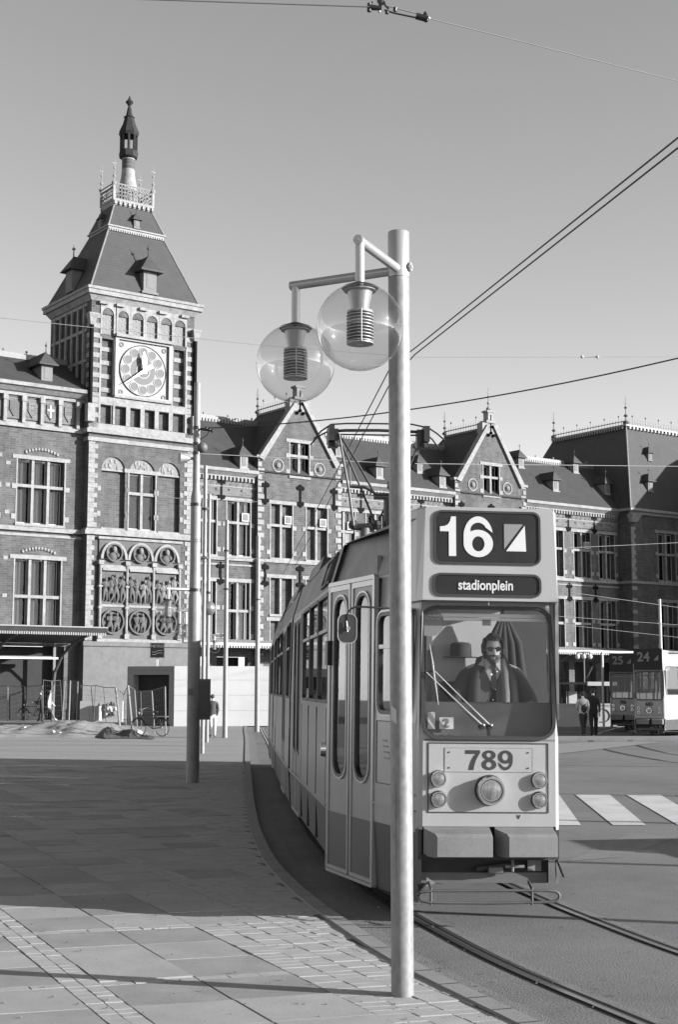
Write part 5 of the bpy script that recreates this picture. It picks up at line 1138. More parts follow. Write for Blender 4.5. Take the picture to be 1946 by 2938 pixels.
def person(loc, rz, label, top, legs, shoe='darkcloth', hair='hair', step=.28, arms=((.1, .0), (-.1, .0)), h=1.75, hat=None, lean=0.05, coat_len=0., group=None):
    """standing or walking figure facing +y locally; arms = (swing, elbow bend) for each side"""
    R_ = empty('person', loc, rz, label, 'person', group); k = h / 1.75; J = {}; E = []
    def j(n, x, y, z, r, p=None):
        J[n] = ((x * k, y * k, z * k), (r[0] * k, r[1] * k) if isinstance(r, tuple) else r * k)
        if p: E.append((p, n))
    j('pelvis', 0, 0, .93, (.15, .11)); j('waist', 0, lean * .4, 1.08, (.165, .125), 'pelvis'); j('chest', 0, lean * .8, 1.28, (.19, .135), 'waist'); j('upper', 0, lean, 1.42, (.12, .09), 'chest')
    j('neck', 0, lean * 1.2, 1.50, .055, 'upper'); j('jaw', 0, lean * 1.4 + .03, 1.58, (.06, .065), 'neck'); j('head', 0, lean * 1.4 + .01, 1.655, (.078, .092), 'jaw'); j('crown', 0, lean * 1.4, 1.72, (.055, .07), 'head')
    for s, nm, (sw, bend) in ((-1, 'L', arms[0]), (1, 'R', arms[1])):
        j('sh' + nm, s * .185, lean, 1.40, .075, 'upper'); ex, ey, ez = s * .225, lean + .28 * math.sin(sw), 1.40 - .28 * math.cos(sw)
        j('el' + nm, ex, ey, ez, .058, 'sh' + nm); a = sw + bend; wx, wy, wz = s * (.23 - .12 * min(1, bend)), ey + .25 * math.sin(a), ez - .25 * math.cos(a)
        j('wr' + nm, wx, wy, wz, .04, 'el' + nm); j('ha' + nm, wx, wy + .09 * math.sin(a), wz - .09 * math.cos(a), (.022, .035), 'wr' + nm); j('fi' + nm, wx, wy + .16 * math.sin(a + .3), wz - .16 * math.cos(a + .3), .014, 'ha' + nm)
        f = s * step / 2; j('hp' + nm, s * .09, f * .1, .86, .108, 'pelvis'); j('kn' + nm, s * .095, f * .6 + .03, .48, .08, 'hp' + nm); j('an' + nm, s * .095, f * 1.5 - .02, .09 + (.03 if f < 0 else 0), .066, 'kn' + nm); j('to' + nm, s * .105, f * 1.5 + .14, .04, (.04, .03), 'an' + nm)
    me = skin_mesh(J, E, 'pelvis', 1); me.materials.clear()
    for n in (top, legs, 'skin', shoe, hair): me.materials.append(M[n])
    reg = {'jaw': 2, 'head': 2, 'crown': 2, 'haL': 2, 'haR': 2, 'fiL': 2, 'fiR': 2, 'toL': 3, 'toR': 3, 'knL': 1, 'knR': 1, 'anL': 1, 'anR': 1, 'hpL': 1, 'hpR': 1}
    for p in me.polygons:
        c = p.center; best = min(E, key=lambda e: seg_d(c, J[e[0]][0], J[e[1]][0])); r = reg.get(best[1], 0)
        if r == 2 and (c.z > 1.67 * k or (c.z > 1.57 * k and c.y < lean * k * 1.4 - .01)): r = 4
        if r == 1 and c.z > (.9 - coat_len) * k: r = 0
        p.material_index = r; p.use_smooth = True
    o = bpy.data.objects.new('body', me); COL.objects.link(o); o.parent = R_
    m = MB(); cy = (lean * 1.4) * k; m.ball((0, cy - .02 * k, 1.68 * k), .1 * k, 12, sc=(.9, 1.05, .95)); m.build('hair', hair, R_, smooth=90) if not hat else None
    if hat: m = MB(); m.ball((0, cy, 1.71 * k), .105 * k, 12, sc=(1, 1.1, .75)); m.build('cap', hat, R_, smooth=90)
    m = MB(); m.ball((0, cy + .105 * k, 1.625 * k), .016 * k, 6)
    for s in (-1, 1): m.ball((s * .078 * k, cy + .01, 1.635 * k), .02 * k, 6, sc=(.5, 1, 1.3))
    m.build('face_features', 'skin', R_)
    return R_
# ---- tram driver, seated
def driver():
    hc = TL(1412, 1864, .66); R_ = empty('person', tram.matrix_basis @ Vector((hc.x, hc.y, .86)), TA + math.radians(180 - 4), 'bearded tram driver in sunglasses, tie, scarf and dark coat seated behind the windscreen', 'person')
    # local: faces +y toward the camera; x to his left ... head centre at z0
    z0 = hc.z - .86; J = {}; E = []
    def j(n, x, y, z, r, p=None):
        J[n] = ((x, y, z), r if isinstance(r, tuple) else (r, r))
        if p: E.append((p, n))
    sz = z0 - .185
    j('pelvis', 0, -.2, .35, (.17, .13)); j('waist', .0, -.2, sz - .34, (.15, .11), 'pelvis'); j('chest', .0, -.18, sz - .17, (.19, .12), 'waist'); j('upper', 0, -.14, sz + .02, (.13, .09), 'chest'); j('neck', 0, -.06, sz + .12, .06, 'upper'); j('skull', 0, -.03, z0 - .06, .06, 'neck')
    for s, n in ((-1, 'L'), (1, 'R')):
        j('sh' + n, s * .225, -.14, sz - .03, .085, 'upper'); j('el' + n, s * .35, -.02, sz - .29, .066, 'sh' + n); j('wr' + n, s * .2, .22, sz - .36, .036, 'el' + n); j('ha' + n, s * .17, .29, sz - .36, (.028, .04), 'wr' + n)
        for q in range(4): j('f%d%s' % (q, n), s * (.135 + .022 * q), .36 - .008 * abs(q - 1), sz - .365, .009, 'ha' + n); j('g%d%s' % (q, n), s * (.135 + .02 * q), .37, sz - .40, .008, 'f%d%s' % (q, n))
        j('t' + n, s * .125, .31, sz - .35, .011, 'ha' + n)
        j('kn' + n, s * .16, .18, .38, .08, 'pelvis'); j('an' + n, s * .15, .22, .06, .05, 'kn' + n)
    me = skin_mesh(J, E, 'pelvis', 2)
    # face
    n1, n2 = 36, 28; vs = []; fs = []
    for a in range(n2 + 1):
        ph = PI * a / n2
        for b in range(n1):
            th = 2 * PI * b / n1; x = math.sin(ph) * math.cos(th); y = math.sin(ph) * math.sin(th); z = math.cos(ph)
            rx, ry, rz2 = .076, .096, .125
            if z < 0: rx *= 1 + .32 * z; ry *= 1 + .12 * z
            p = Vector((x * rx, y * ry, z * rz2))
            if y > .35:
                p.y += .026 * math.exp(-(p.x / .012) ** 2) * max(0, 1 - abs((p.z + .02) / .034)) ** .7     # nose
                p.y += .007 * math.exp(-((p.z - .03) / .012) ** 2) * math.exp(-(p.x / .045) ** 2)            # brow
                p.y -= .010 * math.exp(-((p.z - .008) / .014) ** 2) * math.exp(-((abs(p.x) - .03) / .014) ** 2)
                p.y += .006 * math.exp(-((p.z + .058) / .012) ** 2) * math.exp(-(p.x / .022) ** 2)
                p.y += .008 * math.exp(-((p.z + .1) / .02) ** 2) * math.exp(-(p.x / .03) ** 2)
            vs.append((p.x, p.y, p.z + z0))
    fs = [(a * n1 + b, a * n1 + (b + 1) % n1, (a + 1) * n1 + (b + 1) % n1, (a + 1) * n1 + b) for a in range(n2) for b in range(n1)]
    bm = bmesh.new(); bm.from_mesh(me); nb = len(bm.verts); bv = [bm.verts.new(v) for v in vs]
    for f in fs:
        try: bm.faces.new([bv[i] for i in f])
        except ValueError: pass
    bm.to_mesh(me); bm.free(); me.materials.clear()
    for n in ('coat', 'skin', 'shirt'): me.materials.append(M[n])
    for p in me.polygons:
        c = p.center; hand = any(seg_d(c, J['wr' + n][0], J['g1' + n][0]) < .07 and c.y > .24 for n in 'LR')
        p.material_index = 1 if c.z > z0 - .16 or hand else 2 if (c.z > sz + .05 and abs(c.x) < .07) else 0; p.use_smooth = True
    bo = bpy.data.objects.new('body', me); COL.objects.link(bo); bo.parent = R_
    def shell(name, mname, test, off, jit=.004):
        v2 = []; f2 = []; idx = {}
        for f in fs:
            cc = sum((Vector(vs[i]) for i in f), Vector()) / 4 - Vector((0, 0, z0))
            if not test(cc): continue
            q = []
            for i in f:
                if i not in idx:
                    p = Vector(vs[i]) - Vector((0, 0, z0)); idx[i] = len(v2); p2 = p + p.normalized() * (off(p) + random.uniform(-jit, jit)); v2.append(p2 + Vector((0, 0, z0)))
                q.append(idx[i])
            f2.append(tuple(q))
        m = MB(); m.add(v2, f2); return m.build(name, mname, R_, smooth=80)
    shell('hair', 'hair', lambda c: c.z > .072 - .02 * (c.x < 0) * 0 or (c.y < .03 and c.z > -.07) or (abs(c.x) > .058 and c.z > -.03 and c.y < .05), lambda p: .014 + .012 * max(0, p.z / .12) + (.012 if abs(p.x) > .055 else 0))
    shell('beard', 'hairfair', lambda c: c.y > -.01 and ((c.z < -.078) or (c.z < -.045 and abs(c.x) > .024 + .0) or (-.048 > c.z > -.062 and False) or (c.z < -.02 and abs(c.x) > .055) or (-.053 < c.z < -.038 and abs(c.x) < .03)), lambda p: .011, .003)
    m = MB(); 
    for s in (-1, 1):
        m.prism([(s * .034 + .025 * math.cos(a) * (1.1), z0 + .004 + .021 * math.sin(a) - .004 * math.cos(a) * s * -1) for a in [2 * PI * i / 16 for i in range(16)]], .092, .097); m.cyl((s * .06, .09, z0 + .012), (s * .08, -.01, z0 + .014), .003)
    m.cyl((-.012, .1, z0 + .012), (.012, .1, z0 + .012), .003); m.build('sunglasses', 'black', R_)
    m = MB()
    for s in (-1, 1): m.ball((s * .079, -.002, z0 - .01), .024, 8, sc=(.4, .8, 1.4))
    m.build('ears', 'skin', R_, smooth=60)
    m = MB(); m.box(-.018, .018, .098, .102, z0 - .0655, z0 - .0625); m.build('mouth', 'hair', R_)
    # clothes: shirt front, tie, waistcoat, jacket lapels, scarf
    F = lambda x, z, y: (x, y, sz + z)
    m = MB(); m.add([F(-.062, .09, -.01), F(.062, .09, -.01), F(.07, .0, .0), F(.0, -.14, .01), F(-.07, .0, .0), F(-.075, .1, -.07), F(.075, .1, -.07)], [(0, 4, 3, 2, 1), (0, 5, 4), (1, 2, 6)])
    for s in (-1, 1): m.add([F(s * .008, .075, .02), F(s * .068, .115, -.01), F(s * .062, .0, .018)], [(0, 1, 2)])
    m.build('shirt_collar', 'shirt', R_, fix=False)
    m = MB(); m.prism([(-.022, sz + .06), (.022, sz + .06), (.014, sz + .02), (.03, sz - .13), (0, sz - .17), (-.03, sz - .13), (-.014, sz + .02)], .022, .032); m.build('tie', 'darkcloth', R_)
    m = MB(); m.cyl(F(.02, -.03, .034), F(.02, -.03, .04), .01, None, 10); m.cyl(F(-.03, -.005, .03), F(-.03, -.005, .036), .007, None, 10); m.ball(F(-.015, -.16, .03), .007, 6); m.ball(F(.01, -.25, .03), .007, 6); m.build('badge', 'chrome', R_)
    for s, nm in ((-1, 'scarf'), (1, 'lapel')):
        if s < 0:
            m = MB(); m.tube([F(-.02, .12, -.1), F(-.085, .09, -.04), F(-.1, -.02, .0), F(-.105, -.2, .02), F(-.1, -.42, .03)], [.03, .032, .036, .04, .042], 8); m.build('scarf', 'scarf', R_, smooth=60)
        else:
            m = MB(); m.add([F(.055, .05, -.01), F(.17, -.1, .0), F(.2, -.42, .02), F(.1, -.42, .03), F(.02, -.2, .015)], [(0, 1, 2, 3, 4)]); m.add([F(-.06, .04, -.01), F(-.02, -.2, .012), F(-.03, -.42, .025), F(-.07, -.42, .022), F(-.07, -.0, .0)], [(0, 1, 2, 3, 4)]); m.build('jacket', 'suit', R_)
    m = MB(); m.tube([F(.14, -.05, -.1), F(.1, .09, -.1), F(.0, .13, -.13), F(-.1, .09, -.1), F(-.16, -.05, -.08)], [.04, .045, .04, .045, .04], 8)
    for s in (-1, 1): m.tube([F(s * .12, .04, -.06), F(s * .16, -.1, -.02), F(s * .17, -.3, -.01), F(s * .17, -.45, -.0)], [.045, .055, .06, .06], 8)
    m.build('coat_collar', 'coat', R_, smooth=60)
driver()
def walker(u, v, rz, *a, **k): p = G(u, v, 0); return person((p.x, p.y, 0), math.radians(rz), *a, **k)
walker(609, 2116, 8, 'man walking away beside the lamp poles in a short dark jacket and pale trousers', 'coat', 'pale', 'mid', step=.3, arms=((.15, .2), (-.3, .5)), h=1.62)
p_ = G(1685, 2114, RZ)
kid = person((p_.x - .12, p_.y, RZ), math.radians(6), 'young person in a pale jacket with a small dark backpack crossing toward the tram stop', 'pale', 'darkcloth', 'mid', step=.6, arms=((.3, 1.0), (-.1, .6)), h=1.78)
m = MB(); m.ball((-.02, -.2, 1.12), .15, 10, sc=(.8, .6, 1.15)); m.tube([(-.11, -.12, 1.28), (-.12, .06, 1.36), (-.1, .13, 1.2)], .018, 6); m.tube([(.08, -.12, 1.28), (.09, .06, 1.36), (.08, .13, 1.2)], .018, 6)
m.T = None; bp_ = m.build('backpack', 'darkcloth', None, smooth=60); bp_.location = kid.location; bp_.rotation_euler = kid.rotation_euler; tag(bp_, 'small dark backpack worn by the young person in the pale jacket', 'backpack')
person((p_.x + .38, p_.y + .5, RZ), math.radians(-4), 'taller person in long black clothes walking beside the pale jacket', 'darkcloth', 'darkcloth', 'darkcloth', step=.4, arms=((.2, .1), (-.2, .1)), h=1.9, coat_len=.25)
walker(138, 2068, -80, 'person in a white shirt and grey trousers walking along the wire fence', 'pale', 'mid', 'pale', hair='hairfair', step=.5, arms=((.2, .5), (-.3, .3)), h=1.72)
walker(2, 2064, 70, 'person in a dark jacket and pale trousers cut by the left edge of the view', 'mid', 'pale', 'mid', hair='hairfair', step=.4, arms=((.3, .9), (-.1, .3)), h=1.72)
walker(118, 2070, 95, 'dark clothed person standing with a bicycle by the wire fence', 'darkcloth', 'darkcloth', 'darkcloth', hair='hairfair', step=.2, arms=((.5, .8), (.4, .6)), h=1.72)

def bicycle(loc, rz, label, tilt=0.):
    R_ = empty('bicycle', loc, rz, label, 'bicycle'); R_.rotation_euler[1] = tilt
    T0 = None
    for y in (-.55, .55):
        m = MB(); pts = [(0, y + .335 * math.cos(a), .345 + .335 * math.sin(a)) for a in [2 * PI * i / 28 for i in range(29)]]; m.tube(pts, .017, 6)
        for k in range(14): a = 2 * PI * k / 14; m.cyl((0, y, .345), (0, y + .33 * math.cos(a), .345 + .33 * math.sin(a)), .003, None, 4, 1)
        m.cyl((-.05, y, .345), (.05, y, .345), .025, None, 8, 1); m.build('wheel', ['rubber', 'galvdark'], R_)
    m = MB(); bb = (0, -.08, .3); st_ = (0, -.22, .82); hd1 = (0, .38, .82); hd0 = (0, .42, .66); rw = (0, -.55, .345); fw = (0, .55, .345)
    for a, b in ((bb, st_), (bb, hd0), (st_, hd1), (hd0, hd1), (bb, rw), (rw, st_), (hd0, fw)): m.cyl(a, b, .018, None, 8)
    for y in (-.55, .55): m.tube([(0, y + .38 * math.cos(a), .345 + .38 * math.sin(a)) for a in [PI * (.15 + .8 * i / 10) for i in range(11)]], .02, 5)
    m.build('bicycle_frame', 'black', R_, smooth=50)
    m = MB(); m.cyl(hd1, (0, .34, 1.02), .015); m.tube([(-.28, .16, 1.04), (-.24, .3, 1.08), (0, .36, 1.04), (.24, .3, 1.08), (.28, .16, 1.04)], .013, 6); m.build('handlebar', 'chrome', R_, smooth=50)
    m = MB(); m.cyl(st_, (0, -.25, .92), .014); m.ball((0, -.27, .95), .13, 10, sc=(.75, 1.1, .35)); m.build('saddle', 'black', R_, smooth=60)
    m = MB(); m.box(-.07, .07, -.85, -.3, .76, .78); m.cyl((0, .5, .9), (0, .56, .9), .05, None, 10); m.cyl((.02, -.08, .3), (.12, -.08, .14), .012); m.build('carrier', 'galvdark', R_)
    return R_
p_ = G(432, 2112); bicycle((p_.x, p_.y, 0), math.radians(62), 'black bicycle parked against the right end of the wire fence', math.radians(-6))
p_ = G(92, 2068); bicycle((p_.x, p_.y, 0), math.radians(80), 'bicycle held by the dark clothed person behind the fence at left')

# ------------------------------------------------------------------ background trams and stop
for (u, v, d, line, num, dest, lab, lt_) in ((1857, 2110, 56.0, '24', '683', '', 'pale tram on route 24 waiting at the stop, sunlit along its side', 'dark'), (1782, 2090, 63.5, '25', '780', '', 'shaded tram on route 25 standing just behind the route 24 tram', 'dark')):
    x = (u - 973) / F_PX * d
    t2, n2_, _ = make_tram((x, d, RZ), math.radians(-25), lab, num, line, dest, lite=lt_, sections=1)
m = None
def shelter():
    a = AT(1622, 1963, 73.); R_ = empty('tram_shelter', (a.x, 73, RZ), math.radians(3), 'dark framed tram stop shelter with a flat pale roof edge and a white poster', 'shelter')
    m = MB(); m.box(-.1, 2.6, -.6, 1.4, 2.12, 2.2, 0); m.box(1.0, 2.62, -.64, -.6, 2.04, 2.24, 1); m.box(-.12, 1.0, -.62, -.6, 2.1, 2.22, 0); m.build('shelter_roof', ['mid', 'pale'], R_)
    m = MB()
    for x in (.05, .95, 2.45):
        for y in (-.3, 1.2): m.box(x, x + .08, y, y + .08, 0, 2.12)
    for x in (.3, .55, .75): m.box(x, x + .02, 1.22, 1.24, .1, 2.1)
    m.box(.05, .95, 1.2, 1.26, .0, .5); m.build('shelter_post', 'black', R_)
    m = MB(); m.box(.05, .97, 1.24, 1.25, .5, 2.1); m.build('shelter_glass', 'trampane', R_)
    m = MB(); m.box(.32, .88, 1.18, 1.2, .95, 1.75); m.build('poster', 'pale', R_)
    m = MB(); m.box(.1, .9, .8, 1.1, .45, .5); m.box(.15, .2, .85, 1.05, 0, .45); m.box(.8, .85, .85, 1.05, 0, .45); m.build('bench', 'irongrey', R_)
shelter()
a = AT(1712, 2062, 72.); kb = empty('kiosk', (a.x, 72.4, RZ), 0, 'low white kiosk wall with pale top rail between shelter and trams', 'kiosk')
m = MB(); m.box(-2.7, 2.2, 0, .12, 0, 1.05, 0); m.box(-2.7, 2.2, -.04, .16, 1.05, 1.15, 1); m.build('kiosk_panel', ['pale', 'pale'], kb)
m = MB(); m.tube([(.4 + .38 * math.cos(t_), -.01, .55 + .33 * math.sin(t_)) for t_ in [PI * (-.6 + 1.4 * i / 14) for i in range(15)]], .02, 5); m.build('bicycle_hoop', 'irongrey', kb)
a = AT(1729, 1866, 70.); R_ = empty('metal_post', (a.x, 70, RZ), 0, 'thin white post rising beside the tram shelter', 'post'); m = MB(); m.cyl((0, 0, 0), (0, 0, a.z), .06, None, 12); m.build('post', 'pale', R_)
a = AT(1894, 1715, 64.); R_ = empty('overhead_line_pole', (a.x, 64, RZ), 0, 'tall white overhead line pole standing behind the route 24 tram', 'pole'); m = MB(); m.cyl((0, 0, 0), (0, 0, a.z - .0), .075, .06, 14); m.build('pole', 'pale', R_, smooth=60)
a = AT(1676, 1870, 76.)
gl_ = empty('street_lamp', (a.x, 76, RZ), 0, 'distant lamp with three small clear globes under the pale canopy', 'street lamp'); m = MB(); m.cyl((0, 0, 0), (0, 0, a.z - RZ), .05, None, 10); m.cyl((-.35, 0, a.z + .05), (.35, 0, a.z + .05), .03); m.build('pole', 'irongrey', gl_)
for x in (-.33, 0, .33): m = MB(); m.ball((x, 0, a.z - .2), .14, 14); m.cyl((x, 0, a.z - .08), (x, 0, a.z + .05), .02, None, 6, 1); m.build('globe', ['pale', 'irongrey'], gl_, smooth=60)

# ------------------------------------------------------------------ poles on the square
def pole(u, vb, vt, w0, w1, label, name='overhead_line_pole', m_='galvdark', steps=None, z=0):
    b_ = G(u, vb, z); d = b_.y; top = AT(u, vt, d).z - z; R_ = empty(name, (b_.x, d, z), 0, label, 'pole')
    pr = 1 / (F_PX / d); m = MB()
    if steps: m.lathe([(r * pr / 2, (AT(u, v, d).z - z) if v else 0) for r, v in steps], (0, 0, 0), 28)
    else: m.lathe([(w0 * pr / 2, 0), (w1 * pr / 2, top)], (0, 0, 0), 20)
    m.build('pole', m_, R_, smooth=30); return R_, d, pr, Vector((b_.x, d, z))
P1_, d1, pr1, b1 = pole(552, 2246, 1098, 36, 20, 'thick stepped overhead line pole with wires and a globe lamp', steps=[(37, 0), (37, 1715), (32, 1700), (30, 1620), (30, 1425), (21, 1405), (19, 1100), (17, 1098)])
def rel(u, v, d, base): p = AT(u, v, d); return p - base
el_ = rel(483, 1684, d1 - .3, b1); pz = rel(555, 1692, d1, b1); globe_lamp(P1_, (0, 0, pz.z), (el_.x, el_.y, pz.z), rel(479, 1757, d1, b1).z, .245, .035)
m = MB(); a = rel(545, 1687, d1, b1); m.cyl((.0, 0, pz.z), (.16, 0, pz.z), .03); m.build('arm', 'alu', P1_) if False else None
m = MB()
for v, r in ((1228, 24), (1274, 24), (1300, 24), (1448, 34), (1693, 36)): z = rel(555, v, d1, b1).z; m.lathe([(r * pr1 / 2, z - .03), (r * pr1 / 2, z + .03)], (0, 0, 0), 20)
m.build('clamp', 'black', P1_)
m = MB(); a = rel(580, 1284, d1, b1); m.ball((a.x, a.y, a.z), .115, 14); m.cyl((0, 0, a.z), (a.x, a.y, a.z), .03); m.build('bell', 'irongrey', P1_, smooth=60)
m = MB(); a = rel(516, 1316, d1, b1); m.cyl((a.x, a.y - .1, a.z), (a.x + .2, a.y - .02, a.z), .12, .05, 16); m.cyl((a.x + .2, a.y - .02, a.z), (0, 0, a.z), .03); m.build('loudspeaker', 'galvdark', P1_, smooth=40)
m = MB(); z = rel(540, 1985, d1, b1).z; m.box(-.09, .0, -.165, -.135, z - .06, z + .06); m.build('service_plate', 'mid', P1_)
a0 = rel(570, 1948, d1, b1); a1 = rel(596, 2065, d1, b1)
cb = empty('control_cabinet', b1 + Vector((a0.x + .1, .05, 0)), math.radians(10), 'grey control cabinet mounted beside the thick overhead line pole', 'cabinet'); m = MB(); m.box(-.1, .13, -.1, .25, a1.z, a0.z, 0); m.box(-.08, .11, -.11, -.1, a1.z + .04, a0.z - .04, 1); m.box(-.13, -.1, -.02, .06, a1.z + .1, a1.z + .16, 1); m.box(-.13, -.1, -.02, .06, a0.z - .16, a0.z - .1, 1); m.build('cabinet_body', ['mid', 'irongrey'], cb)
P2_, d2, pr2, b2 = pole(580, 2162, 1336, 12, 11, 'slim galvanised pole right behind the thick stepped pole')
P3_, d3, pr3, b3 = pole(593, 2130, 1418, 11, 10, 'slimmer pole second behind the thick stepped pole with a half hidden globe')
m = MB(); 
a = rel(593, 1745, d3, b3); m.ball((a.x + .06, 0, a.z), .26, 16); m.build('globe', 'lens', P3_, smooth=60)
P4_, d4, pr4, b4 = pole(645, 2117, 1492, 15, 11, 'grey pole right of the walking man with a small globe lamp on its left')
e4 = rel(598, 1823, d4, b4); p4z = rel(645, 1823, d4, b4).z; globe_lamp(P4_, (0, 0, p4z), (rel(615, 1823, d4, b4).x, 0, p4z), rel(615, 1856, d4, b4).z, .235, .05)
P5_, d5, pr5, b5 = pole(737, 2100, 1537, 15, 12, 'grey pole nearest the rear of the foreground tram')
for R__, d, pr_, b_, u, vs_ in ((P4_, d4, pr4, b4, 645, (1580, 1690)), (P5_, d5, pr5, b5, 737, (1720,)), (P2_, d2, pr2, b2, 580, (1600, 1460)), (P3_, d3, pr3, b3, 593, (1700,))):
    m = MB()
    for v in vs_: z = rel(u, v, d, b_).z; m.lathe([(.12, z - .03), (.12, z + .03)], (0, 0, 0), 14)
    m.build('clamp', 'black', R__)
# far globe lamp partly behind the thick pole
b_ = G(548, 2140); d = b_.y; R_ = empty('street_lamp', (b_.x, d, 0), 0, 'far double globe lamp half hidden behind the thick stepped pole', 'street lamp'); m = MB(); m.cyl((0, 0, 0), (0, 0, AT(548, 1768, d).z + .1), .07, None, 12); m.build('pole', 'galvdark', R_)
zc_ = AT(515, 1812, d).z; globe_lamp(R_, (0, 0, zc_ + .68), (-.42, -.1, zc_ + .68), zc_, .25, .04); globe_lamp(R_, (0, 0, zc_ + .72), (-.28, .5, zc_ + .72), zc_, .25, .04)

# ------------------------------------------------------------------ metro entrance
k0 = G(498, 2084); ME = empty('metro_entrance', (k0.x, k0.y, 0), 0, 'boxy metro entrance with a dark doorway in grey concrete and a long white side wall', 'metro entrance')
hz_ = AT(498, 1911, k0.y).z; m = MB(); d_ = Vector((math.cos(math.radians(12)), math.sin(math.radians(12)), 0)); g_ = Vector((-math.cos(math.radians(24)), math.sin(math.radians(24)), 0)); n_ = Vector((-d_.y, d_.x, 0))
Tm = Matrix(((d_.x, n_.x, 0, 0), (d_.y, n_.y, 0, 0), (0, 0, 1, 0), (0, 0, 0, 1)))
m = MB(Tm); m.box(0, 7.5, 0, .15, 0, hz_, 0); m.box(0, 7.5, .15, 4.0, hz_ - .15, hz_, 0)
for z in (.75, 1.5, 2.25): m.box(0, 7.5, -.004, 0, z, z + .015, 1)
m.build('side_wall', ['hoard', 'concrete'], ME)
gn = Vector((g_.y, -g_.x, 0)) * -1
gn = Vector((-g_.y, g_.x, 0)) ; gn = gn if gn.y > 0 else -gn
Tg = Matrix(((g_.x, gn.x, 0, 0), (g_.y, gn.y, 0, 0), (0, 0, 1, 0), (0, 0, 0, 1))); W_ = 2.72
m = MB(Tg); m.box(0, .3, 0, .6, 0, hz_, 0); m.box(W_ - .35, W_, 0, .6, 0, hz_, 0); m.box(.3, W_ - .35, 0, .6, hz_ - .42, hz_, 0); m.box(0, W_, -.03, 0, hz_ - .22, hz_ - .18, 0); m.box(W_ - .15, W_, .6, 4.5, 0, hz_, 0)
m.build('portal', 'concrete', ME)
m = MB(Tg); m.box(.3, W_ - .35, .5, .56, 0, hz_ - .42); m.build('doorway', 'dark', ME)
a = AT(451, 1866, k0.y + .8) - Vector((k0.x, k0.y, 0)); sg = empty('metro_sign', (k0.x + a.x, k0.y + a.y, 0), 0, 'square dark metro sign on a short post above the entrance box', 'sign')
m = MB(); m.box(-.35, .35, -.08, .08, a.z - .37, a.z + .37, 0); m.ring([(-.35, a.z - .37), (.35, a.z - .37), (.35, a.z + .37), (-.35, a.z + .37)], [(-.32, a.z - .34), (.32, a.z - .34), (.32, a.z + .34), (-.32, a.z + .34)], -.09, -.08, 1); sb = m.build('sign_box', ['signface', 'irongrey'], sg)
text('sign_lettering', 'METRO', .19, (0, -.1, a.z + .2), 'mid', sg, .004, .004)
m = MB()
for s, zz in ((1, -.06), (-1, -.18)): m.tube([(-.25, -.09, a.z + zz - .03), (-.1, -.09, a.z + zz - .03), (.05, -.09, a.z + zz + .05), (.25, -.09, a.z + zz + .05)], .022, 6)
m.build('sign_emblem', 'mid', sg); m = MB(); m.box(-.05, .05, -.04, .04, hz_ - .02, a.z - .37); m.build('post', 'pale', sg)
# ------------------------------------------------------------------ leaning wire fence
fence = empty('wire_fence', (-12, 66, 0), 0, 'leaning temporary wire fence on thin posts around the dug up sandy ground', 'fence'); fo = Vector((-12, 66, 0))
FP = [(-30, 55, -30, 355, 1), (65, 55, 62, 360, 1), (212, 60, 215, 360, 0), (365, 50, 368, 368, 1), (372, 3, 370, 372, 0), (445, 12, 442, 365, 1), (520, 5, 538, 350, 0), (560, 3, 535, 352, 1), (605, 5, 592, 362, 2), (672, 10, 658, 378, 1), (700, 45, 672, 385, 0), (785, 55, 815, 395, 0), (825, 50, 805, 400, 0), (895, 66, 918, 410, 0), (1000, 70, 1035, 425, 2), (1070, 130, 1088, 415, 1), (1105, 50, 1142, 440, 2), (1162, 85, 1185, 410, 1), (1215, 100, 1222, 425, 0), (1312, 95, 1336, 468, 1), (1427, 60, 1432, 488, 1)]
posts = []
for x0, y0, x1, y1, thick in FP:
    b_ = G(x1 / 3.015, 1950 + y1 / 3.015); t_ = AT(x0 / 3.015, 1950 + y0 / 3.015, b_.y + random.uniform(-.15, .15)); posts.append((b_, t_))
    m = MB(); m.cyl(b_ - fo, t_ - fo, (.02, .028, .05)[thick], None, 8); m.build('post', ('irongrey', 'galvdark', 'concrete')[thick], fence)
m = MB()
for (b0, t0), (b1_, t1) in zip(posts, posts[1:]):
    m.cyl(t0 - fo, t1 - fo, .018, None, 5, 0)
    for k in range(1, 8): m.cyl(b0.lerp(t0, k / 8) - fo, b1_.lerp(t1, k / 8) - fo, .0032, None, 3, 1)
    n = max(2, int((b1_ - b0).length / .4))
    for k in range(n): m.cyl(b0.lerp(b1_, k / n) - fo, t0.lerp(t1, k / n) - fo, .0032, None, 3, 1)
m.build('wire_net', ['irongrey', 'irongrey'], fence)
mb = MB(); up = [(425, 395), (560, 405), (760, 403), (900, 415), (1060, 435), (1200, 478), (1330, 492)]; lo = [(430, 405), (560, 448), (760, 490), (900, 515), (1060, 512), (1180, 512), (1330, 520)]
def lerp_list(L_, t): k = min(int(t * (len(L_) - 1)), len(L_) - 2); f = t * (len(L_) - 1) - k; return (L_[k][0] * (1 - f) + L_[k + 1][0] * f, L_[k][1] * (1 - f) + L_[k + 1][1] * f)
nu, nv = 60, 14
for i in range(nu + 1):
    a = lerp_list(up, i / nu); b = lerp_list(lo, i / nu)
    for j in range(nv + 1):
        t = j / nv; p = G((a[0] * (1 - t) + b[0] * t) / 3.015, 1950 + (a[1] * (1 - t) + b[1] * t) / 3.015); e = math.sin(PI * t) * min(1, 6 * i / nu, 6 * (1 - i / nu))
        mb.v.append(Vector((p.x + random.uniform(-.05, .05), p.y, .02 + e * (.1 + .08 * math.sin(i * .45) + random.uniform(0, .09)))))
mb.f = [(i * (nv + 1) + j, i * (nv + 1) + j + 1, (i + 1) * (nv + 1) + j + 1, (i + 1) * (nv + 1) + j) for i in range(nu) for j in range(nv)]; mb.m = [0] * len(mb.f)
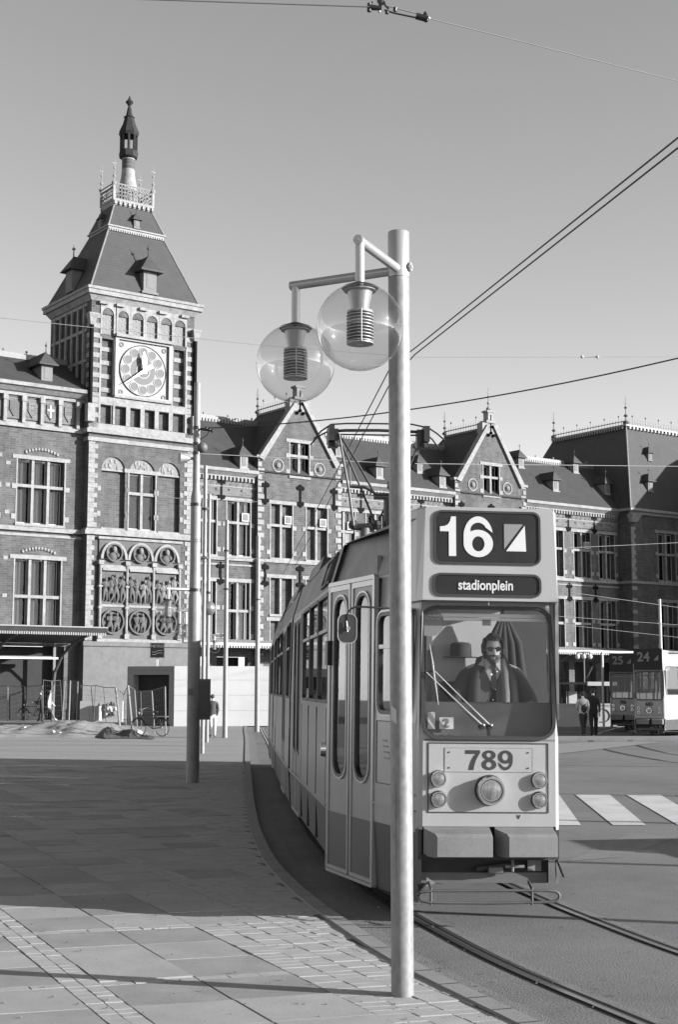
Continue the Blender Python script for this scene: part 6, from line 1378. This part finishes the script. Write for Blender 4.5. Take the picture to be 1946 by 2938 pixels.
tag(mb.build('soil_heap', 'soil'), 'dark long mound of dug up soil in front of the wire fence', 'soil', kind='stuff')
# white base wall and flower stall heap beside the tower foot
a = AT(280, 2060, 79.); R_ = empty('white_cabin', (a.x, 79, 0), 0, 'low white panel wall with stacked goods in front of the tower base', 'stall')
m = MB(); m.box(-1.0, 1.35, 0, .3, 0, 1.15); m.build('panel', 'hoard', R_); m = MB()
for k in range(16): m.ball((.55 + random.uniform(-.45, .45), -.2, .35 + random.uniform(0, .8)), random.uniform(.08, .16), 7, k % 2)
m.build('stacked_goods', ['mid', 'pale'], R_, smooth=60); m = MB(); m.cyl((.12, -.2, .1), (.12, -.2, 1.0), .13, .1, 10); m.build('white_churn', 'pale', R_, smooth=50)
# litter and bits on the sand
for k in range(7):
    b_ = G(random.uniform(30, 400), random.uniform(2082, 2112)); m = MB(); m.box(-.12, .12, -.1, .1, 0, .1); o = m.build('litter', 'pale'); o.location = (b_.x, b_.y, .05); o.rotation_euler = (random.random(), random.random(), random.random() * 3); tag(o, 'pale scrap of litter lying on the sandy heap', 'litter', 'litter on the sandy heap')

# ------------------------------------------------------------------ overhead wires
def wire(pts, r, label, mname='cable', sag=0., name='overhead_wire', cat='wire', group=None):
    out = []
    for i in range(len(pts) - 1):
        a = Vector(pts[i]); b = Vector(pts[i + 1]); n = 16
        for k in range(n): t = k / n; p = a.lerp(b, t); p.z -= sag * 4 * t * (1 - t); out.append(p)
    out.append(Vector(pts[-1])); m = MB(); m.tube(out, r, 6); return tag(m.build(name, mname), label, cat, group)
def atz(u, v, z): r = ray(u, v); t = (z - CAM_H) / r[2]; return Vector((r[0] * t, r[1] * t, z))
zc = 5.6
for du, g_ in ((0, 'left'), (1, 'right')):
    p0 = atz(1946 if not du else 1946, 396 if not du else 425, zc); p1 = atz(1191, 999 if not du else 1017, zc); p2 = atz(1124, 1048 if not du else 1092, zc); p3 = atz(985 if not du else 1008, 1315, zc); p4 = p3 + (p3 - p2) * 3.5; pn = p0 + (p0 - p1) * 1.6
    wire([pn, p0, p1, p2, p3, p4], .0075, 'black tram contact wire sweeping up to the right, %s of the pair' % ('upper' if not du else 'lower'))
q = AT(1124, 1046, 16.2); m = MB(); m.cyl(q + Vector((0, 0, .1)), q - Vector((0, 0, .03)), .02, None, 8); m.ball(q + Vector((0, 0, .03)), .035, 8); m.ball(q - Vector((0, 0, .02)), .028, 8); tag(m.build('wire_insulator', 'black', smooth=60), 'small black insulator hanging on the contact wires left of the lamp post', 'insulator')
pA = AT(577, 1229, d1); pB = AT(1946, 1028, 22.); wire([pA, pB, pB + (pB - pA) * .8], .012, 'thick black span cable running from the stepped pole to the right', sag=.22)
m = MB(); a = AT(577, 1229, d1); b = AT(610, 1236, d1 - .2)
m.cyl(AT(560, 1230, d1), b, .02, None, 6)
for u, v in ((592, 1230), (600, 1233), (608, 1236)): m.ball(AT(u, v, d1 - .15), .04, 8)
m.tube([AT(600, 1236, d1 - .1), AT(592, 1250, d1 - .1), AT(578, 1258, d1), AT(562, 1276, d1)], .01, 5); tag(m.build('cable_fitting', 'black', smooth=60), 'cable fitting tying the black span cable to the stepped pole', 'fitting')
pL = AT(459, 0, 12.06); pM = AT(1060, 20, 12.2); pN = AT(1229, 52, 12.4); pR = AT(1946, 232, 13.8)
wire([pL + (pL - pM) * 2, pL, pM], .005, 'thin wire crossing the top of the sky, left of the strainer', 'irongrey'); wire([pN, pR, pR + (pR - pN)], .005, 'thin wire sloping down the upper right sky, right of the strainer', 'irongrey')
def S5(x, y, dd=12.3): return AT(950 + x / 3.92, y / 3.92, dd)
m = MB(); m.cyl(S5(412, 78), S5(570, 95), .028, .02, 10, 0); m.cyl(S5(432, 40), S5(430, 130), .02, None, 8, 0); m.cyl(S5(465, 20), S5(445, 60), .008, None, 6); m.cyl(S5(545, 0), S5(570, 50), .028, None, 10, 0); m.tube([S5(595, 10), S5(610, 60), S5(650, 100)], .01, 6, 0, ) ; m.tube([S5(590, 50), S5(660, 75), S5(800, 110), S5(960, 150), S5(1090, 180)], .006, 6, 1); m.tube([S5(600, 110), S5(700, 145), S5(960, 200)], .008, 6, 0); m.ball(S5(630, 140), .02, 8, 0); m.ball(S5(545, 130), .014, 8, 1); m.cyl(S5(960, 180), S5(1090, 215), .03, .03, 10, 0); m.cyl(S5(725, 85), S5(720, 125), .018, None, 8, 0); m.ball(S5(1070, 225), .024, 8, 0); m.cyl(S5(1062, 135), S5(1062, 165), .012, .02, 8, 0); m.ball(S5(1098, 205), .02, 8, 1)
m.cyl(S5(548, 0), S5(520, -60), .02, None, 8, 0); tag(m.build('wire_strainer', ['black', 'alu'], smooth=50), 'black and steel wire strainer with two insulators at the top of the sky', 'strainer')
pq0 = AT(0, 912, 34); pq1 = AT(745, 990, 40); wire([pq0 + (pq0 - pq1), pq0, pq1, AT(1191, 1025, 44), AT(1946, 1024, 50), AT(2600, 1010, 58)], .008, 'thin wire crossing in front of the clock tower and behind the globes', 'irongrey')
m = MB(); 
for u in (1672, 1716): q = AT(u, 1024, 47.6); m.ball(q, .06, 8)
m.cyl(AT(1668, 1024, 47.6), AT(1720, 1024, 47.6), .02); tag(m.build('wire_insulator', 'ceramic', smooth=50), 'pale insulator pair on the thin wire in the right sky', 'insulator')
def fwire(a, b, da, db, lab, r=.008, m_='wirelit'): pa = AT(*a, da); pb = AT(*b, db); wire([pa, pb], r, lab, m_)
fwire((540, 1300), (1126, 1329), 32, 40, 'pale wire passing across the first gable behind the pantograph'); fwire((1191, 1330), (2050, 1339), 40, 48, 'pale wire crossing in front of the second gable', .009)
fwire((1633, 1572), (2050, 1552), 60, 66, 'pale wire crossing the upper windows of the shaded pavilion', .01); fwire((1640, 1700), (2050, 1757), 60, 66, 'pale wire sloping down right across the shaded pavilion', .01)
fwire((1600, 1768), (2050, 1800), 60, 66, 'pale wire over the lower pavilion windows, upper of two', .009); fwire((1600, 1790), (2050, 1840), 60, 66, 'pale wire over the lower pavilion windows, lower of two', .009)
fwire((1530, 1200), (540, 1570), 60, 34, 'faint wire slanting over the roofs of the long wing', .006, 'irongrey') if False else None
fwire((480, 1428), (750, 1440), 33, 45, 'thin dark wire at the height of the upper windows right of the tower', .008, 'irongrey'); fwire((560, 1600), (760, 1603), 40, 45, 'thin wire between the slim poles at the stone string course', .008, 'irongrey')
# ------------------------------------------------------------------ neighbours just outside the frame whose shadows cross the road
def tall_lamp(x, y, lab, h=4.9):
    R_ = empty('street_lamp', (x, y, RZ), 0, lab, 'street lamp'); m = MB(); m.cyl((0, 0, 0), (0, 0, h), .07, None, 16); m.build('pole', 'galv', R_, smooth=50)
    globe_lamp(R_, (0, 0, h - .27), (-.6, -.45, h - .27), h - .8); globe_lamp(R_, (0, 0, h - .27), (.45, -.6, h - .27), h - .8)
tall_lamp(9.6, 10.45, 'street lamp standing outside the right edge of the view beside the nearest rails')
def line_pole(x, y, lab, h=8.): R_ = empty('overhead_line_pole', (x, y, RZ), 0, lab, 'pole'); m = MB(); m.cyl((0, 0, 0), (0, 0, h), .09, .07, 16); m.build('pole', 'galvdark', R_, smooth=50)
line_pole(14, 18.6, 'overhead line pole outside the right edge whose shadow crosses before the zebra'); line_pole(22, 22.0, 'overhead line pole outside the right edge whose shadow crosses behind the zebra'); line_pole(18, 12.3, 'overhead line pole outside the right edge, nearest to the viewer')
line_pole(30, 30, 'farthest overhead line pole outside the right edge of the view')
CR = empty('unseen_car', (8.9, 16.9, RZ), math.radians(90 + 8), 'unseen small saloon car added beyond the right edge for its shadow on the road', 'car')  # unseen car, added to lay a broad shadow across the road
m = MB(); m.frustum((-.8, .8, -2.0, 2.0), (-.78, .78, -1.95, 1.95), .3, .8); m.frustum((-.78, .78, -1.95, 1.95), (-.72, .72, -1.85, 1.8), .8, .92); m.build('body', 'mid', CR); m = MB(); m.frustum((-.72, .72, -1.2, 1.25), (-.58, .58, -.8, .75), .92, 1.38); m.build('cabin', 'trampane', CR); m = MB(); m.box(-.58, .58, -.8, .75, 1.38, 1.42); m.build('roof', 'mid', CR)
for sx in (-1, 1):
    for y in (-1.25, 1.25): m = MB(); m.cyl((sx * .6, y, .3), (sx * .8, y, .3), .3, None, 20, 0); m.cyl((sx * .8, y, .3), (sx * .81, y, .3), .16, None, 14, 1); m.build('wheel', ['rubber', 'alu'], CR)
